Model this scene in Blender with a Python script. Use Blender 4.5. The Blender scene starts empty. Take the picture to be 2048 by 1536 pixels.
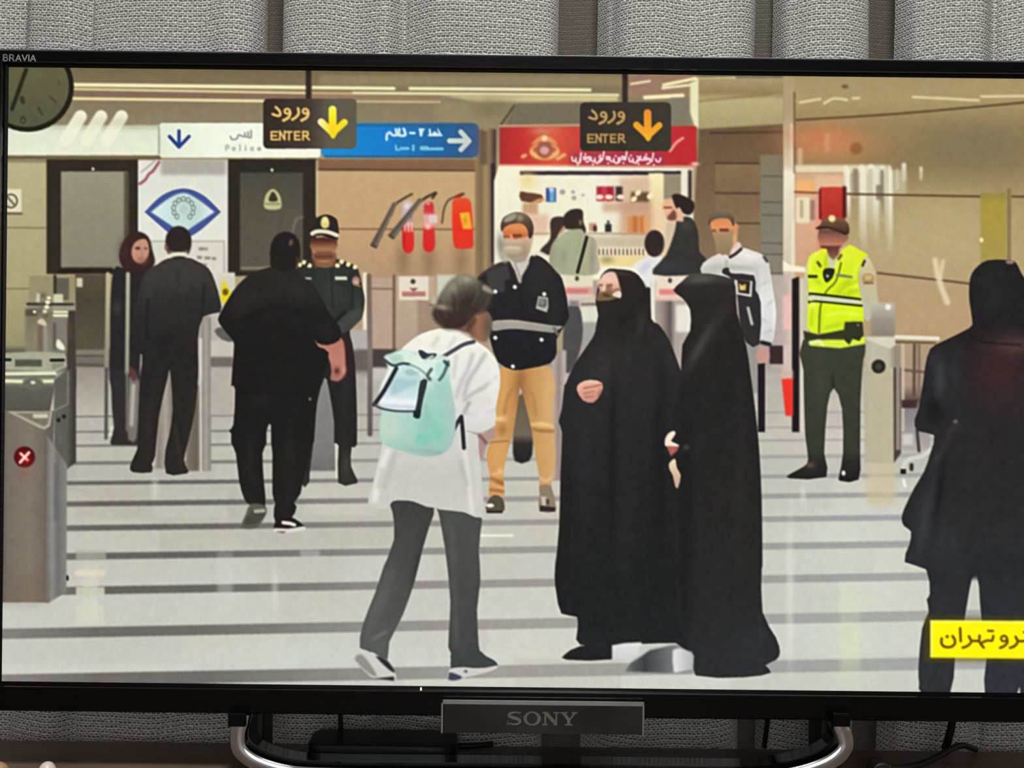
import bpy, bmesh, math, random
import numpy as np
from mathutils import Vector, Matrix

# ------------------------------------------------------------------ camera
ROLL = 0.0115            # the phone is held with a slight roll
FPX = 2048.0             # focal length in pixels of the 2048 x 1536 frame
DIST = 0.8325            # metres from lens to the television's screen
CR, SR = math.cos(ROLL), math.sin(ROLL)
scene = bpy.context.scene
cam_data = bpy.data.cameras.new('camera')
cam_data.sensor_width = 36.0
cam_data.lens = 36.0 * FPX / 2048.0
cam_data.clip_start = 0.01
cam = bpy.data.objects.new('camera', cam_data)
scene.collection.objects.link(cam)
cam.matrix_world = (Matrix.Translation((0, -DIST, 0)) @ Matrix.Rotation(math.pi / 2, 4, 'X')
                    @ Matrix.Rotation(ROLL, 4, 'Z'))
scene.camera = cam

# ------------------------------------------------------------------ world, lamp, exposure
world = bpy.data.worlds.new('world')
scene.world = world
world.use_nodes = True
world.node_tree.nodes['Background'].inputs['Color'].default_value = (1.0, 0.97, 0.92, 1)
world.node_tree.nodes['Background'].inputs['Strength'].default_value = 0.02
LAMP_POS = (0.10, -0.92, 1.40)
ld = bpy.data.lights.new('room_lamp', 'AREA')
ld.shape = 'DISK'
ld.size = 0.34
ld.energy = 30.0
ld.color = (1.0, 0.985, 0.955)
lamp = bpy.data.objects.new('room_lamp', ld)
lamp.location = LAMP_POS
scene.collection.objects.link(lamp)          # an area light shines along its -Z, straight down
wd = bpy.data.lights.new('added_fill_light', 'AREA')
wd.shape = 'RECTANGLE'
wd.size = 1.2
wd.size_y = 1.0
wd.energy = 8.5
wd.color = (0.95, 0.97, 1.0)
fill_light = bpy.data.objects.new('added_fill_light', wd)
fill_light.location = (0.0, -2.58, 0.3)
fill_light.rotation_euler = (math.pi / 2, 0, 0)      # added fill for the dark area under the television, shining along +Y
scene.collection.objects.link(fill_light)
vs = scene.view_settings
vs.view_transform = 'Standard'
vs.look = 'None'
vs.exposure = 0.0
vs.gamma = 1.0
vs.use_curve_mapping = False

# ------------------------------------------------------------------ helpers
COL = scene.collection
PI = math.pi
rng = np.random.default_rng(7)
random.seed(7)


def at(u, v, y=0.0):
    """photo pixel -> the point of the vertical plane at depth y"""
    du, dv = u - 1024.0, v - 768.0
    k = (DIST + y) / FPX
    return Vector(((du * CR + dv * SR) * k, y, -(dv * CR - du * SR) * k))


def s2l(c):
    c = np.clip(np.asarray(c, dtype=np.float32) / 255.0, 0, 1)
    return np.where(c <= 0.04045, c / 12.92, ((c + 0.055) / 1.055) ** 2.4)


def rgb(r, g, b):
    v = s2l((r, g, b))
    return (float(v[0]), float(v[1]), float(v[2]), 1.0)


def mat(name, color, rough=0.5, metal=0.0, spec=0.5, noise=None, bump=None, coat=0.0):
    m = bpy.data.materials.new(name)
    m.use_nodes = True
    nt = m.node_tree
    b = nt.nodes['Principled BSDF']
    b.inputs['Base Color'].default_value = color
    b.inputs['Roughness'].default_value = rough
    b.inputs['Metallic'].default_value = metal
    b.inputs['Specular IOR Level'].default_value = spec
    b.inputs['Coat Weight'].default_value = coat
    tc = nt.nodes.new('ShaderNodeTexCoord')
    if noise:
        sc, c2, stretch = noise
        mp = nt.nodes.new('ShaderNodeMapping')
        mp.inputs['Scale'].default_value = stretch
        n = nt.nodes.new('ShaderNodeTexNoise')
        n.inputs['Scale'].default_value = sc
        n.inputs['Detail'].default_value = 6
        r = nt.nodes.new('ShaderNodeValToRGB')
        r.color_ramp.elements[0].position = 0.32
        r.color_ramp.elements[0].color = color
        r.color_ramp.elements[1].position = 0.7
        r.color_ramp.elements[1].color = c2
        nt.links.new(tc.outputs['Object'], mp.inputs['Vector'])
        nt.links.new(mp.outputs['Vector'], n.inputs['Vector'])
        nt.links.new(n.outputs['Fac'], r.inputs['Fac'])
        nt.links.new(r.outputs['Color'], b.inputs['Base Color'])
    if bump:
        sc, st, stretch = bump
        mp = nt.nodes.new('ShaderNodeMapping')
        mp.inputs['Scale'].default_value = stretch
        n = nt.nodes.new('ShaderNodeTexNoise')
        n.inputs['Scale'].default_value = sc
        bp = nt.nodes.new('ShaderNodeBump')
        bp.inputs['Strength'].default_value = st
        bp.inputs['Distance'].default_value = 0.001
        nt.links.new(tc.outputs['Object'], mp.inputs['Vector'])
        nt.links.new(mp.outputs['Vector'], n.inputs['Vector'])
        nt.links.new(n.outputs['Fac'], bp.inputs['Height'])
        nt.links.new(bp.outputs['Normal'], b.inputs['Normal'])
    return m


def link(name, me, material=None, parent=None, smooth=False):
    o = bpy.data.objects.new(name, me)
    COL.objects.link(o)
    if material:
        me.materials.append(material)
    if smooth:
        for p in me.polygons:
            p.use_smooth = True
    if parent:
        o.parent = parent
        o.matrix_parent_inverse = parent.matrix_world.inverted()
    return o


def bm_obj(name, bm, material, parent=None, smooth=False):
    bmesh.ops.recalc_face_normals(bm, faces=bm.faces)
    me = bpy.data.meshes.new(name)
    bm.to_mesh(me)
    bm.free()
    return link(name, me, material, parent, smooth)


def thing(name, label, cat, loc=(0, 0, 0), group=None):
    o = bpy.data.objects.new(name, None)
    o.empty_display_size = 0.05
    COL.objects.link(o)
    o.location = loc
    o['label'] = label
    o['category'] = cat
    if group:
        o['group'] = group
    bpy.context.view_layer.update()
    return o


def tag(o, label, cat, group=None):
    o['label'] = label
    o['category'] = cat
    if group:
        o['group'] = group
    return o


def box(bm, x0, x1, y0, y1, z0, z1, bev=0.0, seg=2):
    r = bmesh.ops.create_cube(bm, size=1.0)
    vs_ = r['verts']
    for v in vs_:
        v.co = Vector(((x0 + x1) / 2 + v.co.x * (x1 - x0), (y0 + y1) / 2 + v.co.y * (y1 - y0),
                       (z0 + z1) / 2 + v.co.z * (z1 - z0)))
    if bev:
        es = list({e for v in vs_ for e in v.link_edges})
        bmesh.ops.bevel(bm, geom=es, offset=bev, segments=seg, affect='EDGES', profile=0.5)


def catmull(pts, sub=6, closed=False):
    P = [np.array(p, dtype=float) for p in pts]
    n = len(P)
    out = []
    rngi = range(n) if closed else range(n - 1)
    for i in rngi:
        if closed:
            a, b, c, d = P[(i - 1) % n], P[i], P[(i + 1) % n], P[(i + 2) % n]
        else:
            a, b, c, d = P[max(i - 1, 0)], P[i], P[i + 1], P[min(i + 2, n - 1)]
        for k in range(sub):
            t = k / sub
            out.append(0.5 * (2 * b + (c - a) * t + (2 * a - 5 * b + 4 * c - d) * t * t
                              + (3 * b - a - 3 * c + d) * t ** 3))
    if not closed:
        out.append(P[-1])
    return np.array(out)


def tube(bm, pts, radius, seg=10, sub=6):
    C = catmull(pts, sub)
    rings = []
    up = Vector((0.13, 0.31, 0.94)).normalized()
    for i, c in enumerate(C):
        t = Vector(C[min(i + 1, len(C) - 1)] - C[max(i - 1, 0)]).normalized()
        s = t.cross(up)
        if s.length < 1e-4:
            s = t.cross(Vector((1, 0, 0)))
        s.normalize()
        n = s.cross(t)
        rings.append([bm.verts.new(Vector(c) + (s * math.cos(a) + n * math.sin(a)) * radius)
                      for a in (2 * PI * k / seg for k in range(seg))])
    for a, b in zip(rings, rings[1:]):
        for k in range(seg):
            bm.faces.new((a[k], a[(k + 1) % seg], b[(k + 1) % seg], b[k]))
    bm.faces.new(rings[0][::-1])
    bm.faces.new(rings[-1])


def lathe(bm, prof, center, seg=28, squash=1.0):
    rings = []
    for r, z in prof:
        rings.append([bm.verts.new(Vector(center) + Vector((r * math.cos(a), r * math.sin(a) * squash, z)))
                      for a in (2 * PI * k / seg for k in range(seg))])
    for a, b in zip(rings, rings[1:]):
        for k in range(seg):
            bm.faces.new((a[k], a[(k + 1) % seg], b[(k + 1) % seg], b[k]))
    bm.faces.new(rings[0][::-1])
    bm.faces.new(rings[-1])


def struct(o):
    o['kind'] = 'structure'
    return o


# ------------------------------------------------------------------ the room
TABLE_Z = -0.3217
FLOOR_Z = TABLE_Z - 0.74
CEIL_Z = 1.47
M_wall = mat('painted wall', rgb(206, 204, 200), 0.8, noise=(6, rgb(198, 196, 192), (1, 1, 1)))
M_backwall = mat('taupe paint', rgb(118, 108, 92), 0.9, noise=(6, rgb(108, 99, 84), (1, 1, 1)))  # the back wall's own brownish taupe
M_ceil = mat('white ceiling', rgb(215, 212, 204), 0.9, noise=(8, rgb(208, 205, 196), (1, 1, 1)))
M_floor = mat('pale carpet', rgb(214, 214, 214), 0.95, noise=(9, rgb(204, 204, 206), (1, 1, 1)))


def slab(name, x0, x1, y0, y1, z0, z1, m, label, cat):
    bm = bmesh.new()
    box(bm, x0, x1, y0, y1, z0, z1)
    o = struct(bm_obj(name, bm, m))
    o['label'] = label
    o['category'] = cat
    return o


XL, XR, YF, YB = -1.9, 2.0, -2.6, 0.26
slab('floor', XL, XR, YF, YB, FLOOR_Z - 0.05, FLOOR_Z, M_floor, 'pale grey carpeted floor of the living room', 'floor')
slab('ceiling', XL, XR, YF, YB, CEIL_Z, CEIL_Z + 0.05, M_ceil, 'white ceiling above the television', 'ceiling')
slab('wall_back', XL, XR, YB, YB + 0.05, FLOOR_Z, CEIL_Z, M_backwall, 'taupe wall behind the grey curtain', 'wall')
slab('wall_left', XL - 0.05, XL, YF, YB, FLOOR_Z, CEIL_Z, M_wall, 'off white side wall left of the table', 'wall')
slab('wall_right', XR, XR + 0.05, YF, YB, FLOOR_Z, CEIL_Z, M_wall, 'off white side wall right of the table', 'wall')
slab('wall_front', XL, XR, YF - 0.05, YF, FLOOR_Z, CEIL_Z, M_wall, 'off white wall facing the television', 'wall')

M_frame = mat('white window frame', rgb(226, 226, 222), 0.5, noise=(20, rgb(218, 218, 214), (1, 1, 1)))
M_pane = mat('window glass', rgb(150, 160, 172), 0.05, noise=(4, rgb(160, 170, 182), (1, 1, 1)))
win = struct(slab('added_window', -0.60, 0.60, YF + 0.002, YF + 0.006, -0.2, 0.8, M_pane, 'added unseen window in the wall facing the television', 'window'))  # unseen window, added to go with the fill light
for x0_, x1_, z0_, z1_ in ((-0.66, -0.60, -0.26, 0.86), (0.60, 0.66, -0.26, 0.86), (-0.60, 0.60, -0.26, -0.20), (-0.60, 0.60, 0.80, 0.86)):
    bm = bmesh.new()
    box(bm, x0_, x1_, YF, YF + 0.018, z0_, z1_, 0.003)
    bm_obj('added_window_frame', bm, M_frame, win)

# ------------------------------------------------------------------ table
M_table = mat('dark table wood', rgb(100, 84, 70), 0.42, noise=(14, rgb(122, 103, 88), (1, 9, 9)),
              bump=(60, 0.15, (1, 12, 12)))
table = thing('table', 'dark brown wooden table the television stands on', 'table', (0.05, -0.16, FLOOR_Z))
bm = bmesh.new()
box(bm, -0.95, 1.05, -0.40, 0.08, TABLE_Z - 0.035, TABLE_Z, 0.003)
bm_obj('table_top', bm, M_table, table)
for sx in (-0.88, 0.98):
    for sy in (-0.35, 0.03):
        bm = bmesh.new()
        box(bm, sx - 0.03, sx + 0.03, sy - 0.03, sy + 0.03, FLOOR_Z, TABLE_Z - 0.035, 0.003)
        bm_obj('leg', bm, M_table, table)

# ------------------------------------------------------------------ curtain
CY = 0.112


def cx(u):
    return (u - 1024.0) * (DIST + CY) / FPX


# cross-sections of the hanging widths: (photo column, depth); the right edge of each turns back
PANELS = [
    [(-560, 0.004), (-430, -0.006), (-300, 0.002), (-180, -0.008), (-60, 0.004), (22, 0.012), (40, 0.004), (60, -0.006),
     (130, -0.012), (168, 0.001), (185, -0.004), (250, -0.010), (330, -0.013), (400, -0.006), (450, -0.010), (490, -0.004), (508, 0.010), (511, 0.022)],
    [(547, 0.022), (552, 0.006), (580, -0.006), (640, -0.011), (700, -0.002), (760, -0.008), (792, 0.008), (812, 0.002),
     (870, -0.012), (960, -0.014), (1040, -0.006), (1085, 0.0), (1104, 0.014), (1106, 0.026)],
    [(1188, 0.034), (1206, 0.016), (1214, 0.010), (1240, -0.006), (1300, -0.013), (1370, -0.004), (1430, -0.010), (1480, -0.004), (1503, 0.012), (1506, 0.026)],
    [(1550, 0.034), (1562, 0.012), (1580, 0.002), (1615, -0.010), (1670, -0.012), (1715, -0.002), (1733, 0.012), (1735, 0.026)],
    [(1802, 0.034), (1815, 0.016), (1830, 0.004), (1880, -0.008), (1940, -0.010), (1978, 0.006), (1996, -0.002), (2060, -0.010), (2180, -0.006), (2320, -0.012), (2480, -0.004), (2640, -0.010)],
]
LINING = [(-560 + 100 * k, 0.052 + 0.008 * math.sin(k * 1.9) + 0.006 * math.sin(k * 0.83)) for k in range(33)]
zs = np.linspace(-0.62, 1.468, 46)


def hang(name, prof, material, label):
    sec = catmull([(cx(u), CY + d) for u, d in prof], 7)
    arc = np.concatenate([[0], np.cumsum(np.hypot(*np.diff(sec, axis=0).T))])
    verts, uvs = [], []
    for z in zs:
        sway = 0.003 * math.sin(z * 5.0)
        lean = (0.29 - z) * 0.012
        for i, (x, y) in enumerate(sec):
            w = 0.0016 * math.sin(z * 31 + i * 0.21) + 0.0012 * math.sin(z * 12 - i * 0.13)
            verts.append((x - lean * 0.6 + sway * 0.6, y + w, z))
            uvs.append((arc[i], z + 0.0022 * math.sin(arc[i] * 21) + 0.0012 * math.sin(arc[i] * 57 + 1.3)))
    n = len(sec)
    faces = [(j * n + i, j * n + i + 1, (j + 1) * n + i + 1, (j + 1) * n + i)
             for j in range(len(zs) - 1) for i in range(n - 1)]
    me = bpy.data.meshes.new(name)
    me.from_pydata(verts, [], faces)
    uvl = me.uv_layers.new(name='cloth')
    li = np.zeros(len(me.loops), dtype=np.int32)
    me.loops.foreach_get('vertex_index', li)
    uvl.data.foreach_set('uv', np.array(uvs, dtype=np.float32)[li].ravel())
    return tag(link(name, me, material, None, True), label, 'curtain', 'curtain widths behind the television')


def weave_material(lo=(168, 168, 165), hi=(244, 244, 242), fibre=(136, 134, 128), closed=0.5, name='open weave curtain cloth'):
    m = bpy.data.materials.new(name)
    m.use_nodes = True
    nt = m.node_tree
    N, L = nt.nodes, nt.links
    b = N['Principled BSDF']
    out = N['Material Output']
    b.inputs['Roughness'].default_value = 0.85
    b.inputs['Specular IOR Level'].default_value = 0.15
    uv = N.new('ShaderNodeUVMap')
    uv.uv_map = 'cloth'
    nz = N.new('ShaderNodeTexNoise')
    nz.inputs['Scale'].default_value = 210.0
    nz.inputs['Detail'].default_value = 1.0
    L.new(uv.outputs['UV'], nz.inputs['Vector'])
    sub = N.new('ShaderNodeVectorMath')
    sub.operation = 'SUBTRACT'
    sub.inputs[1].default_value = (0.5, 0.5, 0.5)
    L.new(nz.outputs['Color'], sub.inputs[0])
    scl = N.new('ShaderNodeVectorMath')
    scl.operation = 'SCALE'
    scl.inputs['Scale'].default_value = 0.0024
    L.new(sub.outputs['Vector'], scl.inputs[0])
    add = N.new('ShaderNodeVectorMath')
    add.operation = 'ADD'
    L.new(uv.outputs['UV'], add.inputs[0])
    L.new(scl.outputs['Vector'], add.inputs[1])
    sep = N.new('ShaderNodeSeparateXYZ')
    L.new(add.outputs['Vector'], sep.inputs['Vector'])

    def math_(op, a, bb=None):
        nd = N.new('ShaderNodeMath')
        nd.operation = op
        for k, v in ((0, a), (1, bb)):
            if v is None:
                continue
            if isinstance(v, (int, float)):
                nd.inputs[k].default_value = v
            else:
                L.new(v, nd.inputs[k])
        return nd.outputs[0]

    def yarn(coord, pitch, phase, half):
        f = math_('FRACT', math_('ADD', math_('DIVIDE', coord, pitch), phase))
        d = math_('ABSOLUTE', math_('SUBTRACT', f, 0.5))            # 0 on the yarn
        return math_('SUBTRACT', 1.0, math_('DIVIDE', d, half))      # 1 on the yarn, <0 outside
    px, pz = 0.0043, 0.0047
    h1 = yarn(sep.outputs['Y'], pz, 0.0, 0.14)
    h2 = yarn(sep.outputs['Y'], pz, 0.42, 0.10)
    odd = math_('MODULO', math_('FLOOR', math_('DIVIDE', sep.outputs['Y'], pz / 2)), 2.0)
    vx = yarn(math_('ADD', sep.outputs['X'], math_('MULTIPLY', odd, px * 0.45)), px, 0.0, 0.13)
    height = math_('MAXIMUM', math_('MAXIMUM', h1, h2), vx)
    height = math_('MAXIMUM', height, 0.0)
    mask = math_('GREATER_THAN', height, 0.02)
    # yarn colour with slubs
    n2 = N.new('ShaderNodeTexNoise')
    n2.inputs['Scale'].default_value = 420.0
    L.new(uv.outputs['UV'], n2.inputs['Vector'])
    ramp = N.new('ShaderNodeValToRGB')
    ramp.color_ramp.elements[0].position = 0.3
    ramp.color_ramp.elements[0].color = rgb(*lo)
    ramp.color_ramp.elements[1].position = 0.75
    ramp.color_ramp.elements[1].color = rgb(*hi)
    L.new(n2.outputs['Fac'], ramp.inputs['Fac'])
    L.new(ramp.outputs['Color'], b.inputs['Base Color'])
    bp = N.new('ShaderNodeBump')
    bp.inputs['Strength'].default_value = 0.7
    bp.inputs['Distance'].default_value = 0.0006
    L.new(height, bp.inputs['Height'])
    L.new(bp.outputs['Normal'], b.inputs['Normal'])
    tr = N.new('ShaderNodeBsdfTransparent')
    # thin fibres close most of each opening: what is behind shows through the rest
    fib = N.new('ShaderNodeBsdfDiffuse')
    fib.inputs['Color'].default_value = rgb(*fibre)
    mx0 = N.new('ShaderNodeMixShader')
    mx0.inputs['Fac'].default_value = closed
    L.new(tr.outputs[0], mx0.inputs[1])
    L.new(fib.outputs[0], mx0.inputs[2])
    mx = N.new('ShaderNodeMixShader')
    L.new(mask, mx.inputs['Fac'])
    L.new(mx0.outputs[0], mx.inputs[1])
    L.new(b.outputs[0], mx.inputs[2])
    L.new(mx.outputs[0], out.inputs['Surface'])
    return m


M_weave = weave_material()
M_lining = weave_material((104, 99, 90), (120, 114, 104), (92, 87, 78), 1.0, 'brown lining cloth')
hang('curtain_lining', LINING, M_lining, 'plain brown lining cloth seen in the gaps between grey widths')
for pr, lb in zip(PANELS, ('widest grey open weave curtain width, behind the corner marked with the small brand letters',
                           'grey open weave curtain width with two soft folds above the blue sign on screen',
                           'grey open weave curtain width hanging above the red kiosk on screen',
                           'narrowest grey open weave curtain width between two brown gaps',
                           'grey open weave curtain width above the hooded woman on screen')):
    hang('curtain', pr, M_weave, lb)

# ------------------------------------------------------------------ the broadcast on the screen
# The television shows a live picture of a metro ticket hall. The screen is a flat panel of
# glowing cells: the picture is drawn here with shapes, then handed to the cells as colours.
P0, P1, Q0, Q1 = -1013.5, 1168.5, -622.0, 606.0       # the panel in its own units (1 unit = 0.4065 mm)
CW, CH = int(P1 - P0), int(Q1 - Q0)
ART = np.zeros((CH, CW, 3), dtype=np.float32)
IDS = np.zeros((CH, CW), dtype=np.int16)
REG = []
_pp, _qq = np.meshgrid(np.arange(CW) + 0.5 + P0, np.arange(CH) + 0.5 + Q0)
UU = (_pp * CR - _qq * SR + 1024.0).astype(np.float32)
VV = (_pp * SR + _qq * CR + 768.0).astype(np.float32)
del _pp, _qq


def region(name, label):
    REG.append((name, label))


def to_c(pts):
    a = np.asarray(pts, dtype=float) - (1024.0, 768.0)
    return np.stack([a[:, 0] * CR + a[:, 1] * SR - P0, -a[:, 0] * SR + a[:, 1] * CR - Q0], 1)


def box_blur(a, r):
    if r < 1:
        return a
    k = 2 * r + 1
    for ax in (0, 1):
        pad = [(0, 0)] * a.ndim
        pad[ax] = (r + 1, r)
        c = np.cumsum(np.pad(a, pad, mode='edge'), axis=ax, dtype=np.float64)
        if ax == 0:
            a = ((c[k:] - c[:-k]) / k).astype(np.float32)
        else:
            a = ((c[:, k:] - c[:, :-k]) / k).astype(np.float32)
    return a


def cover(P, pad=2):
    """antialiased coverage of a polygon in panel cells -> (x0, y0, array)"""
    x0 = max(int(P[:, 0].min()) - pad, 0)
    x1 = min(int(P[:, 0].max()) + pad + 1, CW)
    y0 = max(int(P[:, 1].min()) - pad, 0)
    y1 = min(int(P[:, 1].max()) + pad + 1, CH)
    if x1 <= x0 or y1 <= y0:
        return None
    SS = 2
    h, w = (y1 - y0) * SS, x1 - x0
    acc = np.zeros((h, w), dtype=np.float32)
    xs = np.arange(w, dtype=np.float32) + 1
    Q = np.roll(P, -1, axis=0)
    for (ax, ay), (bx_, by) in zip(P, Q):
        if ay == by:
            continue
        s = 1.0
        if ay > by:
            ax, ay, bx_, by, s = bx_, by, ax, ay, -1.0
        r0 = max(int(math.ceil((ay - y0) * SS - 0.5)), 0)
        r1 = min(int(math.ceil((by - y0) * SS - 0.5)), h)
        if r1 <= r0:
            continue
        yy = (np.arange(r0, r1) + 0.5) / SS + y0
        xe = ax + (bx_ - ax) * (yy - ay) / (by - ay) - x0
        acc[r0:r1] += s * np.clip(xs[None] - xe[:, None].astype(np.float32), 0, 1)
    acc = np.clip(np.abs(acc), 0, 1).reshape(y1 - y0, SS, w).mean(1)
    return x0, y0, acc


def V(*st):
    """vertical colour ramp: (row, colour), (row, colour), ..."""
    ys = [s[0] for s in st]
    return lambda U, W: np.stack([np.interp(W, ys, [s[1][k] for s in st]) for k in range(3)], -1)


def Hz(*st):
    ys = [s[0] for s in st]
    return lambda U, W: np.stack([np.interp(U, ys, [s[1][k] for s in st]) for k in range(3)], -1)


def blend(x0, y0, cov, col, a=1.0, clip=None, mark=True):
    h, w = cov.shape
    if clip is not None:
        cx0, cy0, cc = clip
        full = np.zeros_like(cov)
        ix0, iy0 = max(x0, cx0), max(y0, cy0)
        ix1, iy1 = min(x0 + w, cx0 + cc.shape[1]), min(y0 + h, cy0 + cc.shape[0])
        if ix1 <= ix0 or iy1 <= iy0:
            return
        full[iy0 - y0:iy1 - y0, ix0 - x0:ix1 - x0] = cc[iy0 - cy0:iy1 - cy0, ix0 - cx0:ix1 - cx0]
        cov = cov * full
    sl = (slice(y0, y0 + h), slice(x0, x0 + w))
    c = col(UU[sl], VV[sl]) if callable(col) else np.asarray(col, dtype=np.float32)
    k = (cov * a)[..., None]
    ART[sl] = ART[sl] * (1 - k) + c * k
    if mark and clip is None and REG:
        IDS[sl][cov * a > 0.5] = len(REG)


def poly(pts, col, sm=4, soft=0, a=1.0, clip=None, mark=True):
    P = to_c(pts)
    if sm:
        P = catmull(P, sm, True)
    r = cover(P, 2 + soft * 2)
    if r is None:
        return None
    x0, y0, c = r
    if soft:
        c = box_blur(box_blur(c, soft), max(soft // 2, 1))
    blend(x0, y0, c, col, a, clip, mark)
    return x0, y0, c


def rect(x0, y0, x1, y1, col, soft=0, a=1.0, clip=None, mark=True):
    return poly([(x0, y0), (x1, y0), (x1, y1), (x0, y1)], col, 0, soft, a, clip, mark)


def rrect(x0, y0, x1, y1, r, col, soft=0, a=1.0, clip=None, tilt=0.0):
    pts = []
    for cx_, cy_, s in ((x1 - r, y0 + r, -90), (x1 - r, y1 - r, 0), (x0 + r, y1 - r, 90), (x0 + r, y0 + r, 180)):
        for k in range(6):
            t = math.radians(s + 18 * k)
            x = cx_ + r * math.cos(t)
            pts.append((x, cy_ + r * math.sin(t) + (x - x0) * tilt))
    return poly(pts, col, 0, soft, a, clip)


def ell(cx_, cy_, rx, ry, col, rot=0, soft=0, a=1.0, clip=None, mark=True):
    t = np.linspace(0, 2 * PI, 40, endpoint=False)
    c, s = math.cos(math.radians(rot)), math.sin(math.radians(rot))
    x, y = rx * np.cos(t), ry * np.sin(t)
    return poly(np.stack([cx_ + x * c - y * s, cy_ + x * s + y * c], 1), col, 0, soft, a, clip, mark)


def line(pts, w, col, sm=5, soft=0, a=1.0, clip=None, mark=True):
    P = to_c(pts)
    if sm and len(P) > 2:
        P = catmull(P, sm)
    pad = int(w / 2 + 3 + soft * 2)
    x0 = max(int(P[:, 0].min()) - pad, 0)
    x1 = min(int(P[:, 0].max()) + pad, CW)
    y0 = max(int(P[:, 1].min()) - pad, 0)
    y1 = min(int(P[:, 1].max()) + pad, CH)
    if x1 <= x0 or y1 <= y0:
        return
    cov = np.zeros((y1 - y0, x1 - x0), dtype=np.float32)
    for A, B in zip(P[:-1], P[1:]):
        ax0 = max(int(min(A[0], B[0])) - pad, x0)
        ax1 = min(int(max(A[0], B[0])) + pad, x1)
        ay0 = max(int(min(A[1], B[1])) - pad, y0)
        ay1 = min(int(max(A[1], B[1])) + pad, y1)
        if ax1 <= ax0 or ay1 <= ay0:
            continue
        gx, gy = np.meshgrid(np.arange(ax0, ax1) + 0.5, np.arange(ay0, ay1) + 0.5)
        d = B - A
        t = np.clip(((gx - A[0]) * d[0] + (gy - A[1]) * d[1]) / max(d @ d, 1e-9), 0, 1)
        dd = np.hypot(gx - A[0] - t * d[0], gy - A[1] - t * d[1])
        s = cov[ay0 - y0:ay1 - y0, ax0 - x0:ax1 - x0]
        np.maximum(s, np.clip(w / 2 + 0.5 - dd, 0, 1).astype(np.float32), out=s)
    if soft:
        cov = box_blur(box_blur(cov, soft), max(soft // 2, 1))
    blend(x0, y0, cov, col, a, clip, mark)


def blob(cx_, cy_, rx, ry, col, a=0.6, rot=0, clip=None):
    """soft round patch of colour"""
    R = max(rx, ry) * 2.2
    C = to_c([(cx_, cy_)])[0]
    x0, x1 = max(int(C[0] - R), 0), min(int(C[0] + R), CW)
    y0, y1 = max(int(C[1] - R), 0), min(int(C[1] + R), CH)
    if x1 <= x0 or y1 <= y0:
        return
    gx, gy = np.meshgrid(np.arange(x0, x1) + 0.5 - C[0], np.arange(y0, y1) + 0.5 - C[1])
    c, s = math.cos(math.radians(rot)), math.sin(math.radians(rot))
    ex, ey = (gx * c + gy * s) / rx, (-gx * s + gy * c) / ry
    blend(x0, y0, np.exp(-(ex * ex + ey * ey)).astype(np.float32), col, a, clip, False)


def zp(x0, y0, k):
    """coordinates read off a k-times enlargement of the picture whose corner is x0, y0"""
    return lambda *p: [(x0 + x / k, y0 + y / k) for x, y in p]


zD, zE, zF, zG, zH = zp(0, 380, 3.84), zp(400, 380, 3.84), zp(850, 380, 3.84), zp(1250, 380, 3.84), zp(1548, 380, 3.84)
zI, zJ, zK, zL, zM = zp(0, 740, 3.84), zp(400, 740, 3.84), zp(850, 740, 3.84), zp(1250, 740, 3.84), zp(1548, 740, 3.84)
zN, zO, zQ = zp(0, 1100, 2.926), zp(600, 1100, 2.926), zp(1300, 1100, 2.738)
zA, zB, zC = zp(0, 0, 2.926), zp(650, 0, 2.926), zp(1300, 0, 2.738)
zK2, zB4, zY = zp(980, 230, 4.655), zp(730, 530, 3.841), zp(1160, 520, 8.535)
zS, zU, zT, zX = zp(500, 170, 8.533), zp(740, 240, 8.192), zp(1850, 1220, 8.535), zp(0, 530, 6.146)

# ---- ceiling and back wall
region('hall_wall_image', 'picture of a beige tiled hall wall and ceiling with light strips')
rect(-40, 120, 2300, 780, V((140, (118, 104, 74)), (200, (134, 118, 90)), (250, (140, 128, 100)), (330, (172, 152, 112)),
                            (560, (178, 158, 120)), (740, (165, 150, 122))))
rect(640, 150, 1250, 172, (150, 134, 98), 4, 0.7)
poly([(146, 177), (612, 186), (612, 200), (146, 196)], (132, 106, 86), 0, 2)
poly([(625, 188), (900, 192), (880, 201), (625, 200)], (150, 122, 96), 0, 2)
for a_, b_, w_, c_ in (((147, 169.5), (612, 175), 7, (250, 242, 188)), ((147, 178), (612, 186), 4, (238, 226, 164)),
                       ((147, 197), (528, 202), 5, (246, 234, 176)), ((626, 175), (788, 177), 6, (250, 246, 196)),
                       ((820, 177), (1180, 180), 6, (246, 240, 188)), ((706, 186), (1236, 190), 5, (240, 230, 178)),
                       ((626, 186), (704, 187), 4, (214, 180, 130)), ((714, 203), (880, 204), 4, (204, 186, 138))):
    line([a_, b_], w_, c_, 0, 1, mark=False)
poly([(880, 190), (1236, 191), (1236, 203), (960, 205)], (214, 202, 148), 0, 3, 0.85, mark=False)
poly([(880, 205), (1010, 205), (1028, 212), (1000, 250), (960, 258), (880, 248)], (150, 138, 100), 3, 8, 0.7, mark=False)
blob(985, 218, 40, 20, (118, 108, 76), 0.7)
poly([(1030, 208), (1165, 206), (1165, 252), (1010, 252)], (116, 106, 84), 0, 3, mark=False)
line([(1002, 249), (1028, 212)], 4, (78, 64, 44), 0, 1, mark=False)
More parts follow.
